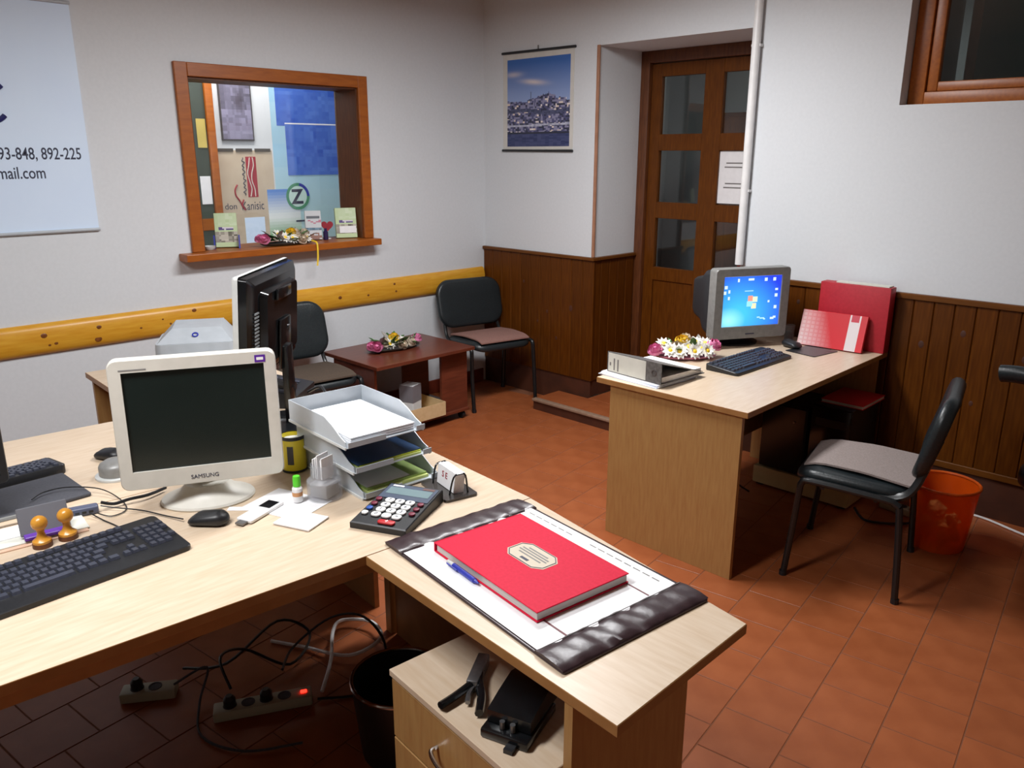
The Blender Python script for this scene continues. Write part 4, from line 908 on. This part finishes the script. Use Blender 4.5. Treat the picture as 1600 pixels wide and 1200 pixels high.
# ================================================================== seating corner
iso = iso_chair('visitor_chair', 'black visitor chair with brown felt mat in the room corner', (-4.015, 3.845, 0), 78)
seat_mat('seat_mat', 'brown felt mat on the corner visitor chair', M_BROWNMAT, (-3.997, 3.842, .4845), 78, .42, .40, .92)
copy_tree(iso, (-4.02, 2.385, 0), 84, 'black visitor chair with dark seat left of the low table')
seat_mat('seat_mat', 'dark taupe felt mat on chair left of the low table', M_OLIVEMAT, (-4.002, 2.385, .4845), 84, .42, .40, .95)
copy_tree(iso, (-1.165, 3.265, 0), -77.3, 'black office chair with grey felt mat pulled up to right desk')
seat_mat('seat_mat', 'grey felt mat on the chair at the right desk', M_GREYMAT, (-1.150, 3.268, .4845), -77.3, .40, .42, .80)
ct = thing('coffee_table', 'low mahogany table on castors between the two visitor chairs', 'table', (-4.03, 3.075, 0))
box('table_top', M_MAHOG, -.285, .285, -.395, .385, .478, .50, ct, b=.002)
box('leg_panel', M_MAHOG, -.22, .205, -.36, -.342, .0755, .4775, ct)
box('leg_panel_front', M_MAHOG, .192, .212, .175, .395, .0755, .4775, ct) if False else None
for x in (.185, -.215): MB().box(x, x+.020, .165, .385, .0755, .4775).build('leg_panel', M_MAHOG, ct, smooth=0)
box('shelf', M_MAHOG, -.235, .225, -.36, .385, .055, .075, ct, b=.002)
for x in (-.19, .19):
    for y in (-.32, .345):
        MB().cyl((x, y-.012, .026), (x, y+.012, .026), .0255, n=16).build('castor', M_BLACK, ct)
bx = thing('cardboard_box', 'shallow open cardboard box on the low table shelf', 'box', (-3.905, 3.075, .0755), 0)
for a in ((-.12, .12, -.16, .16, 0, .003), (-.12, -.117, -.16, .16, .003, .09), (.117, .12, -.16, .16, .003, .09), (-.117, .117, -.16, -.157, .003, .09), (-.117, .117, .157, .16, .003, .09)):
    box('panel', M_CARD, *a, bx)
mg = thing('paper_box', 'white and grey upright brochure box in the cardboard box', 'box', (-3.90, 3.04, .0795), 20)
box('body', M_WHITEP, -.05, .05, -.05, .05, 0, .22, mg, b=.002)
box('grey_panel', mat('grey_card', S(120, 118, 124), .6), -.0505, .0505, -.0508, -.0502, .11, .22, mg); box('grey_panel', mat('grey_card', S(120, 118, 124), .6), .0502, .0508, -.05, .05, .11, .22, mg)
MB().cyl((.03, -.09, .012), (-.03, -.075, .012), .01, n=8).build('roll', M_BLACK, mg)

# flowers
def blossom(parent, kind, loc, s=1.0, tilt=0, az=0):
    Mx = Matrix.Translation(loc) @ Matrix.Rotation(rad(az), 4, 'Z') @ Matrix.Rotation(rad(tilt), 4, 'X')
    if kind == 'daisy':
        mb = MB()
        for ring_, n, el in ((0, 11, 12), (1, 8, 38)):
            for i in range(n):
                R_ = Mx @ Matrix.Rotation(2*PI*i/n + ring_*.3, 4, 'Z') @ Matrix.Rotation(rad(-el), 4, 'Y')
                L = .030*s*(1 - .25*ring_); wd = .0062*s
                mb.add([(.004*s, -wd*.5, 0), (L*.6, -wd, .002), (L, 0, .001), (L*.6, wd, .002), (.004*s, wd*.5, 0), (L*.55, 0, -.002)], [(0, 1, 5), (1, 2, 5), (2, 3, 5), (3, 4, 5), (4, 0, 5), (0, 4, 3, 2, 1)], R_)
        f = mb.build('blossom', M_WPETAL, parent, smooth=0)
        MB().ball((0, 0, .004*s), .0085*s, 8, 5, (1, 1, .7), M=Mx).build('centre', M_YELLOW, f)
    else:
        m = {'pink': M_PINK, 'yellow': M_YELLOW, 'cream': mat('cream_petal', S(220, 206, 186), .6)}[kind]
        mb = MB()
        for ring_, n, r, h in ((0, 5, .024, .020), (1, 5, .017, .028), (2, 4, .009, .033)):
            for i in range(n):
                a0 = 2*PI*i/n + ring_*.6; pts = []
                for q in (-1, -.5, 0, .5, 1):
                    a = a0 + q*2*PI/n*.62; fl_ = 1 + .12*(1-abs(q))
                    pts.append([(r*.35*math.cos(a)*s, r*.35*math.sin(a)*s, 0), (r*fl_*math.cos(a)*s, r*fl_*math.sin(a)*s, h*.55*s), (r*fl_*.92*math.cos(a)*s, r*fl_*.92*math.sin(a)*s, h*(1.05-.15*abs(q))*s)])
                mb.loft(pts, cap=False, close=False, M=Mx)
        mb.ball((0, 0, .014*s), .012*s, 8, 5, M=Mx)
        mb.build('blossom', m, parent, smooth=60)
def leaf(parent, loc, az, el, L=.06, m=M_GREEN):
    Mx = Matrix.Translation(loc) @ Matrix.Rotation(rad(az), 4, 'Z') @ Matrix.Rotation(rad(-el), 4, 'Y')
    wd = L*.2
    up = [(0, 0, 0), (L*.35, -wd, .004), (L*.75, -wd*.7, .002), (L, 0, -.006), (L*.75, wd*.7, .002), (L*.35, wd, .004), (L*.4, 0, -.002)]
    MB().add(up, [(0, 1, 6), (1, 2, 6), (2, 3, 6), (3, 4, 6), (4, 5, 6), (5, 0, 6)], Mx).build('leaf', m, parent, smooth=0)
def flowers(label, loc, rz, spec, leaves, dish_m, a=.16, b=.07, s=1.0, seed=1, wrap=None):
    rnd = random.Random(seed); t = thing('flower_arrangement', label, 'flowers', loc, rz, 'artificial flower arrangements')
    MB().lathe([(.55, 0), (.9, .006), (1.0, .016), (.96, .016), (.86, .010), (.02, .008)], 26, sx=a, sy=b).build('dish', dish_m, t)
    for kd, x, y, z, tl, az in spec: blossom(t, kd, (x, y, z), s, tl, az)
    for i in range(leaves):
        q = rnd.uniform(0, 2*PI); rr = rnd.uniform(.3, .9)
        leaf(t, (a*rr*math.cos(q)*.8, b*rr*math.sin(q)*.8, rnd.uniform(.012, .035)*s), math.degrees(q) + rnd.uniform(-50, 50), rnd.uniform(5, 55), rnd.uniform(.04, .07)*s, M_GREEN if i % 4 else mat('silver_leaf', S(150, 146, 140), .6))
    if wrap: MB().lathe([(.98, .012), (1.12, .03), (1.16, .045)], 22, sx=a, sy=b, cap=False).build('wrapping', wrap, t)
    return t
M_DISH = mat('dark_wicker', S(50, 44, 36), .6, c2=S(70, 62, 50), scale=60)
flowers('flower bowl with pink buds and white daisies on low table', (-4.06, 3.045, .5005), 84, [('daisy', 0, -.02, .055, 45, 0), ('daisy', -.045, -.025, .04, 55, -10), ('daisy', .055, -.01, .045, 40, 20), ('yellow', .0, .0, .058, 25, 0), ('pink', -.165, -.02, .03, 35, -40), ('pink', -.15, -.05, .035, 50, -30), ('pink', .165, .0, .03, 20, 30), ('cream', .095, -.03, .03, 50, 20), ('cream', .03, -.045, .03, 60, 0), ('cream', -.08, -.01, .035, 30, 0)], 34, M_DISH, .19, .085, 1.45, 3)
flowers('flower bowl with a hanging yellow ribbon on the hatch sill', (-4.415, 2.545, 1.1725), 90, [('pink', -.175, -.0, .028, 25, -30), ('pink', -.165, -.03, .035, 50, -30), ('daisy', -.03, -.03, .045, 55, 0), ('daisy', -.06, .0, .062, 35, 0), ('yellow', .02, -.01, .058, 40, 0), ('cream', .075, -.035, .022, 55, 0), ('daisy', .12, -.02, .035, 50, 10), ('cream', .055, .0, .05, 30, 0), ('cream', .12, .01, .045, 30, 0), ('daisy', .01, -.045, .04, 60, 0)], 34, M_DISH, .18, .065, 1.35, 5)
rib = [o for o in COL.objects if o.get('label', '').startswith('flower bowl with a hanging')][0]
MB().tube([(.135, -.055, .02), (.14, -.098, .012), (.141, -.108, -.01), (.140, -.108, -.07), (.134, -.106, -.13)], .005, 6, 5, flat=.25).build('ribbon', M_YELLOW, rib)
flowers('pink wrapped posy of white daisies on the right desk', (-2.085, 3.335, .7405), 48, [('daisy', -.09, -.05, .048, 55, -15), ('daisy', .0, -.035, .06, 50, 0), ('daisy', .02, -.07, .046, 60, 10), ('daisy', -.05, -.065, .046, 60, -10), ('daisy', .085, -.06, .046, 60, 20), ('daisy', .06, -.035, .05, 50, 10), ('daisy', -.11, .01, .065, 30, 0), ('yellow', -.02, .01, .065, 30, 0), ('cream', .0, .03, .065, 10, 0), ('pink', .13, .0, .045, 30, 30), ('pink', -.155, -.02, .03, 30, -30), ('daisy', .095, .005, .065, 30, 0), ('daisy', .05, .02, .07, 20, 0), ('cream', -.055, -.02, .045, 50, 0)], 26, mat('pink_wrap', S(214, 140, 170), .5), .15, .075, 1.5, 8)

# hatch sill brochures
def brochure(label, loc, rz, w, h, fn, m_side, stand=None, dp=.03):
    t = thing('brochure_holder', label, 'brochures', loc, rz)
    MI_ = Matrix.Rotation(rad(-9), 4, 'X')
    box('holder', m_side, -w/2, w/2, 0, dp, .004, h, t, b=.002, M=MI_)
    painted('cover_print', w*.98, h*.96, 12, 22, fn, vcol_mat('print_paper'), t, MI_ @ Matrix.Translation((-w*.49, -.0004, .006)) @ ON_BACK)
    if stand:
        for sx in (-1, 1):
            MB().loft([[(sx*(w/2 + .006) + dx, -.045, .0), (sx*(w/2 + .006) + dx, .03, .0), (sx*(w/2 + .006) + dx, .022, .07), (sx*(w/2 + .006) + dx, -.012, .075)] for dx in (-.0035, .0035)]).build('stand_side', stand, t, smooth=0)
    return t
def green_cover(u, v):
    if v > .62: return lerp(S(186, 208, 160), S(206, 222, 190), hsh(int(u*6), int(v*12)))
    if .48 < v < .60 and .15 < u < .85: return S(86, 64, 130) if hsh(int(u*10), int(v*30)) > .4 else S(214, 210, 220)
    if v < .46 and v > .12: return lerp(S(86, 80, 66), S(206, 200, 186), hsh(int(u*7), int(v*16), 4))
    return S(192, 212, 166)
def white_cover(u, v):
    if .72 < v < .82 and .1 < u < .9: return S(96, 100, 108)
    if .55 < v < .7 and hsh(int(u*6), int(v*20)) > .55: return S(190, 120, 140)
    if .30 < v < .42: return lerp(S(60, 90, 110), S(120, 150, 170), hsh(int(u*7), int(v*20)))
    if v < .22 and hsh(int(u*8), int(v*22)) > .45: return S(150, 110, 96)
    return S(204, 208, 212)
brochure('green brochures in blue stand at the hatch sill left end', (-4.500, 2.205, 1.1725), 62, .125, .20, green_cover, mat('pale_green_card', S(176, 198, 150), .6), M_BLUE)
brochure('white brochures standing in the middle of the hatch sill', (-4.520, 2.80, 1.1725), 62, .10, .185, white_cover, mat('pale_grey_card', S(186, 184, 180), .6))
rbh = brochure('green brochures with white card at the hatch sill right end', (-4.480, 3.020, 1.1725), 66, .135, .195, green_cover, mat('pale_green_card', S(176, 198, 150), .6))
box('white_card', M_WHITE, -.045, .062, -.006, -.002, .035, .078, rbh, M=Matrix.Rotation(rad(-9), 4, 'X'))
bt = thing('dark_bottle', 'tiny dark violet bottle between brochures on the hatch sill', 'bottle', (-4.50, 2.872, 1.1725))
MB().lathe([(.014, 0), (.016, .003), (.016, .05), (.009, .058), (.009, .07), (.006, .072)], 16).build('body', mat('violet_glass', S(46, 38, 82), .25), bt)
he = thing('red_heart', 'red heart shaped card behind the hatch sill bottle', 'ornament', (-4.545, 2.915, 1.1725), 64)
hp_ = []
for q in range(0, 360, 15):
    a = rad(q); hp_.append((.0024*16*math.sin(a)**3, .0024*(13*math.cos(a) - 5*math.cos(2*a) - 2*math.cos(3*a) - math.cos(4*a)) + .082))
MB().loft([[(x, -.003, z) for x, z in hp_], [(x, .003, z) for x, z in hp_]]).build('heart', M_REDINK, he)
MB().cyl((0, 0, 0), (0, 0, .05), .004, n=8).build('stem', M_WHITEP, he); MB().lathe([(.022, 0), (.022, .004)], 16).build('foot', M_WHITEP, he)
gl = thing('glass_dish', 'small pale glass dish at the hatch sill left corner', 'dish', (-4.475, 2.085, 1.1725))
MB().lathe([(.022, 0), (.032, .012), (.034, .022), (.031, .022), (.028, .012), (.01, .005)], 18).build('bowl', M_LGREY, gl)

# ================================================================== right-hand desk
d2 = thing('office_desk', 'beech desk against the right wall holding the lit monitor', 'desk')
D2 = (-2.172, -1.424, 2.748, 4.163)
edged(box('desk_top', M_BEECH, D2[0], D2[1], D2[2], D2[3], .715, .74, d2, b=.0015), M_EDGE)
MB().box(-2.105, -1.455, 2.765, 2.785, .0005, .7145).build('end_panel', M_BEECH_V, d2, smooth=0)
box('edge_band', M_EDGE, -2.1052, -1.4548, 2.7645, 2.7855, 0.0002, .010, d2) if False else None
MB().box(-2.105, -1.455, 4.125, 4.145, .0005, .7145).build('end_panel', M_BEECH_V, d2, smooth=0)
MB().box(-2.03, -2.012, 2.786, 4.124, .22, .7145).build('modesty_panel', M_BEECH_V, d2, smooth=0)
pb = thing('low_shelf_board', 'cream plinth board standing under the black computer case', 'plinth', (-1.645, 3.94, .0005))
box('board', M_CREAM, -.255, .255, -.165, .17, .012, .105, pb, b=.002)
for x in (-.22, .22): box('foot', M_BLACK, x-.02, x+.02, -.15, .15, 0, .0118, pb)
pc = thing('computer_case', 'black computer case standing on the cream plinth under desk', 'computer', (-1.520, 3.96, .106), 0)
box('body', M_BLACK, -.10, .10, -.165, .155, 0, .40, pc, b=.004)
box('front_panel', M_BLACKG, -.098, .098, -.178, -.1655, .004, .396, pc, b=.004)
box('drive_door', M_BLACK, -.075, .075, -.1815, -.1785, .30, .34, pc, b=.001); MB().cyl((.0, -.178, .22), (.0, -.183, .22), .012, n=14).build('power_button', M_STEEL, pc)
pc2 = thing('black_box', 'black cabinet beside the computer case under the right desk', 'cabinet', (-1.765, 3.96, .106))
box('body', M_BLACK, -.12, .12, -.16, .155, 0, .36, pc2, b=.004); box('front_panel', M_BLACKG, -.115, .115, -.172, -.1605, .005, .355, pc2, b=.003); MB().cyl((.06, -.172, .28), (.06, -.177, .28), .006, n=10).build('knob', M_STEEL, pc2)
rl = thing('red_book', 'red book lying on the computer case under the right desk', 'book', (-1.50, 4.0, .5065), 0)
box('cover', M_REDB, -.105, .105, -.155, .12, .017, .020, rl); box('page_block', M_BINDER, -.102, .102, -.152, .118, .0032, .0168, rl); box('cover', M_REDB, -.105, .105, -.155, .12, 0, .003, rl)
ws = power_strip('power_strip', 'white power strip on the floor left of the orange bin', (-1.19, 3.95, .0005), -8, .20, False, 3)
cable('wall_cable', 'white cable running along the floor right of the orange bin', [(-1.09, 3.97, .008), (-1.0, 4.13, .006), (-.88, 4.155, .006), (-.68, 4.085, .006), (-.4, 4.02, .006), (0.1, 4.0, .006)], .0055, M_WHITEP)
cable('desk_cable', 'black cables drooping below the right desk front corner', [(-1.60, 2.84, .70), (-1.66, 2.87, .60), (-1.72, 2.95, .45), (-1.70, 3.1, .35), (-1.76, 3.3, .2), (-1.80, 3.55, .05)], .005, M_BLACK)
cable('desk_cable', 'dark cables on the floor between chair legs and bin', [(-1.36, 3.80, .02), (-1.28, 3.72, .01), (-1.18, 3.76, .01), (-1.10, 3.84, .012)], .006, M_BLACK)

# lit CRT monitor
cr = thing('crt_monitor', 'silver tube monitor with lit blue desktop screen', 'monitor', (-1.997, 3.757, .7405), 61.3)
MC = Matrix.Translation((0, 0, .050))
WC, HC = .432, .362
bc = MB(); frame_ring(bc, WC, HC, .335, .258, .012, -.03, .03, .018, MC); bc.build('bezel', M_SILVER, cr)
def desk_px(u, v):
    c = lerp(S(40, 64, 220), S(70, 190, 250), 1.15 - math.hypot((u-.30)*1.1, (v-.25)*1.0)*1.25)
    c = lerp(c, S(160, 240, 255), 1.0 - math.hypot((u-.12)*1.4, (v-.12)*1.5)*2.4)
    for ix, iy in ((.25, .93), (.44, .935), (.49, .935), (.73, .93), (.87, .93), (.93, .72), (.93, .6), (.93, .36), (.10, .70), (.10, .58), (.04, .8), (.03, .68), (.8, .48), (.9, .13), (.92, .15), (.87, .13)):
        if abs(u-ix) < .022 and abs(v-iy) < .03: return S(206, 226, 255)
    if abs(v - .715) < .012 and .36 < u < .52: return S(150, 206, 255)
    for dx, dy, cc_ in ((-.035, .05, S(255, 150, 130)), (.045, .02, S(214, 240, 200)), (-.045, -.07, S(150, 220, 250)), (.035, -.10, S(246, 226, 180))):
        q = max(abs(u-.51-dx)/.045, abs(v-.51-dy - .4*(u-.51-dx)*0)/.055)
        if q < 1: return cc_
    if abs(v-(.16-.28*(u-.64))) < .012 and .62 < u < .76: return S(190, 236, 255)
    return c
painted('screen', .332, .255, 60, 46, desk_px, vcol_mat('lit_screen', .25, emit=1.15), cr, MC @ Matrix.Translation((-.166, -.0225, HC/2 + .012 - .1275)) @ ON_BACK, t=.002)
rings = []
for k, y, dz in ((1.0, .0305, 0), (.985, .07, 0), (.93, .12, .0), (.72, .22, -.005), (.62, .32, -.01), (.52, .375, -.01)):
    rings.append([(x*k, y, HC/2 + z*k*.98 + dz) for x, z in rrect(WC*.97, HC*.96, .03, 4)])
MB().loft(rings, M=MC).build('tube_housing', mat('charcoal_plastic', S(40, 42, 46), .5), cr, smooth=40)
MB().lathe([(.13, 0), (.132, .008), (.10, .022), (.07, .034), (.06, .055)], 28, (0, .13, 0), sy=.95).build('base', M_BLACK, cr)
box('brand_print', M_INK, -.026, .026, -.0306, -.0300, .022, .028, cr, M=MC)
k3 = keyboard('computer_keyboard', 'dark blue-black keyboard before the lit tube monitor', (-1.800, 3.445, .7405), 88, .50, .17, rs=1.12)
mp3 = thing('mouse_pad', 'thin black mouse pad right of the keyboard on right desk', 'mouse pad', (-1.705, 3.90, .7405), 80)
MB().prism(rrect(.20, .17, .006, 3), 0, .003).build('pad', M_BLACK, mp3)
mouse('computer_mouse', 'dark mouse on the right desk beside the tube monitor', (-1.815, 3.905, .744), 75)
gs = thing('clear_tumbler', 'small clear tumbler between tube monitor and red folder', 'cup', (-1.905, 4.055, .7405))
MB().lathe([(.022, 0), (.024, .002), (.028, .085), (.0265, .085), (.0225, .004), (.008, .004)], 20).build('cup', M_SMOKE, gs)
MB().cyl((0, 0, .005), (0, 0, .05), .018, n=14).build('content', M_BLACK, gs)
# red archive box and red-white folder
rx = thing('red_archive_box', 'tall red box file standing against the wall on right desk', 'box file', (-1.60, 4.128, .7405), 0)
MB().box(-.178, .178, -.035, .035, 0, .330, b=.004).build('shell', M_REDD, rx)
box('paper_edge', M_BINDER, -.10, .165, -.028, .030, .3305, .336, rx)
RF = Matrix.Rotation(rad(-17), 4, 'X')
rf = thing('red_white_folder', 'red folder with white grid fade leaning on the box file', 'folder', (-1.665, 4.000, .7412), 3)
MB().box(-.165, .165, 0, .020, .005, .190, b=.002, M=RF).build('body', M_REDB, rf)
def fold(u, v):
    if .74 < u < .90:
        if v > .82 and .77 < u < .87: return S(196, 60, 76)
        return S(224, 214, 214)
    red = lerp(S(214, 40, 50), S(196, 28, 40), v); f = max(0, 1 - u*1.9 - (v-.2)*.35)
    gridw = .75 if (int(u*42) % 3 and int(v*26) % 3) else .55
    return lerp(red, S(232, 214, 214), f*gridw*1.3)
painted('cover_print', .328, .182, 42, 26, fold, vcol_mat('print_gloss', .3), rf, RF @ Matrix.Translation((-.164, -.0004, .006)) @ ON_BACK)
# lever arch file on papers
sh = thing('paper_stack', 'white loose sheets under the lever arch file on right desk', 'papers', (-2.005, 2.905, .7405), -4)
for i in range(4): box('sheet', M_WHITE if i % 2 else mat('bluish_paper', S(206, 214, 232), .7), -.185 + .004*i, .150, -.125 + .004*i, .15, i*.004, i*.004 + .0038, sh, M=Matrix.Rotation(rad((0, 2, -1, 1)[i]), 4, 'Z'))
la = thing('lever_arch_file', 'grey marbled lever arch file lying with white spine label', 'binder', (-1.995, 2.945, .7575), -5)
box('lower_cover', M_DKBIND, -.155, .155, -.145, .155, 0, .003, la)
MB().box(-.155, .155, -.148, -.1455, 0, .092).build('spine', M_DKBIND, la, smooth=0)
MB().box(-.155, .155, 0, .30, -.003, 0, M=Matrix.Translation((0, -.1455, .092)) @ Matrix.Rotation(rad(-15.5), 4, 'X')).build('upper_cover', M_DKBIND, la, smooth=0)
box('spine_label', M_BINDER, -.148, .070, -.1495, -.1482, .004, .088, la)
MB().lathe([(.014, 0), (.014, .002), (.009, .002), (.009, 0)], 16, M=Matrix.Translation((.115, -.1482, .046)) @ Matrix.Rotation(rad(90), 4, 'X'), cap=False).build('finger_ring', M_STEEL, la)
for x, z0, z1 in ((-.135, .03, .045), (-.112, .012, .066), (-.090, .010, .064)): box('spine_text', M_GREYINK, x-.004, x+.004, -.1502, -.1496, z0, z1, la)
for i in range(3): box('paper_leaf', M_WHITE, -.145, .145, -.13, .14, .0035 + i*.008, .011 + i*.008, la)

# bin and its rubbish
ob = thing('waste_bin', 'orange translucent plastic waste bin on the floor', 'bin', (-.955, 3.720, .0005))
MB().lathe([(.108, 0), (.111, .004), (.140, .295), (.137, .295), (.108, .008), (.02, .007)], 36).build('bucket', M_ORANGET, ob, smooth=50)
MB().tube([(.140*math.cos(rad(a)), .140*math.sin(rad(a)), .297) for a in range(0, 361, 10)], .0065, 8, 1).build('rim', M_ORANGE, ob)
rr_ = random.Random(4)
for i in range(6):
    a = rr_.uniform(0, 2*PI); q = .052; a = i*2.4 - .9; cx, cy, cz = -.955 + q*math.cos(a), 3.72 + q*math.sin(a), .055 + i*.026
    mb = MB().ball((0, 0, 0), .031, 9, 6); mb.v = [tuple(c*(1 + rr_.uniform(-.3, .3)) for c in v) for v in mb.v]
    t = thing('crumpled_paper', ['crumpled white paper at the bottom of the orange bin', 'crumpled paper lowest but one in the orange bin', 'crumpled grey paper in the middle of the orange bin', 'crumpled paper above the middle of the orange bin', 'crumpled paper near the top of the rubbish in bin', 'topmost crumpled paper in the orange bin'][i], 'rubbish', (cx, cy, cz), 0, 'rubbish in the orange bin')
    mb.build('paper', M_WHITE if i % 2 else M_BINDER, t, smooth=0)

# chair at the right edge of the picture, mostly cut off
oc = thing('armchair', 'dark padded armchair, mostly cut off by the right picture edge', 'chair', (-.455, 3.83, 0), -90)
MB().pillow(.46, .46, .10, .10, e=.04, z0=.38, dome=.015).build('seat', M_LEATHER, oc, smooth=60)
MB().pillow(.46, .09, .46, .04, e=.03, z0=.50, M=Matrix.Translation((0, .26, 0))).build('backrest', M_LEATHER, oc, smooth=60)
for sx in (-1, 1):
    MB().tube([(sx*.265, .22, .80), (sx*.27, .05, .83), (sx*.27, -.12, .86), (sx*.265, -.25, .872), (sx*.26, -.325, .865)], .040, 12, 5, flat=.8).build('armrest', M_LEATHER, oc, smooth=60)
    MB().tube([(sx*.265, .14, .80), (sx*.265, .14, .42), (sx*.265, .20, .004)], .014, 8, 2).build('leg', M_BLACKM, oc)
    MB().tube([(sx*.265, .0, .83), (sx*.265, .0, .42), (sx*.265, .02, .004)], .014, 8, 2).build('leg', M_BLACKM, oc)
MB().cyl((-.265, 0, .40), (.265, 0, .40), .012, n=8).build('cross_bar', M_BLACKM, oc)
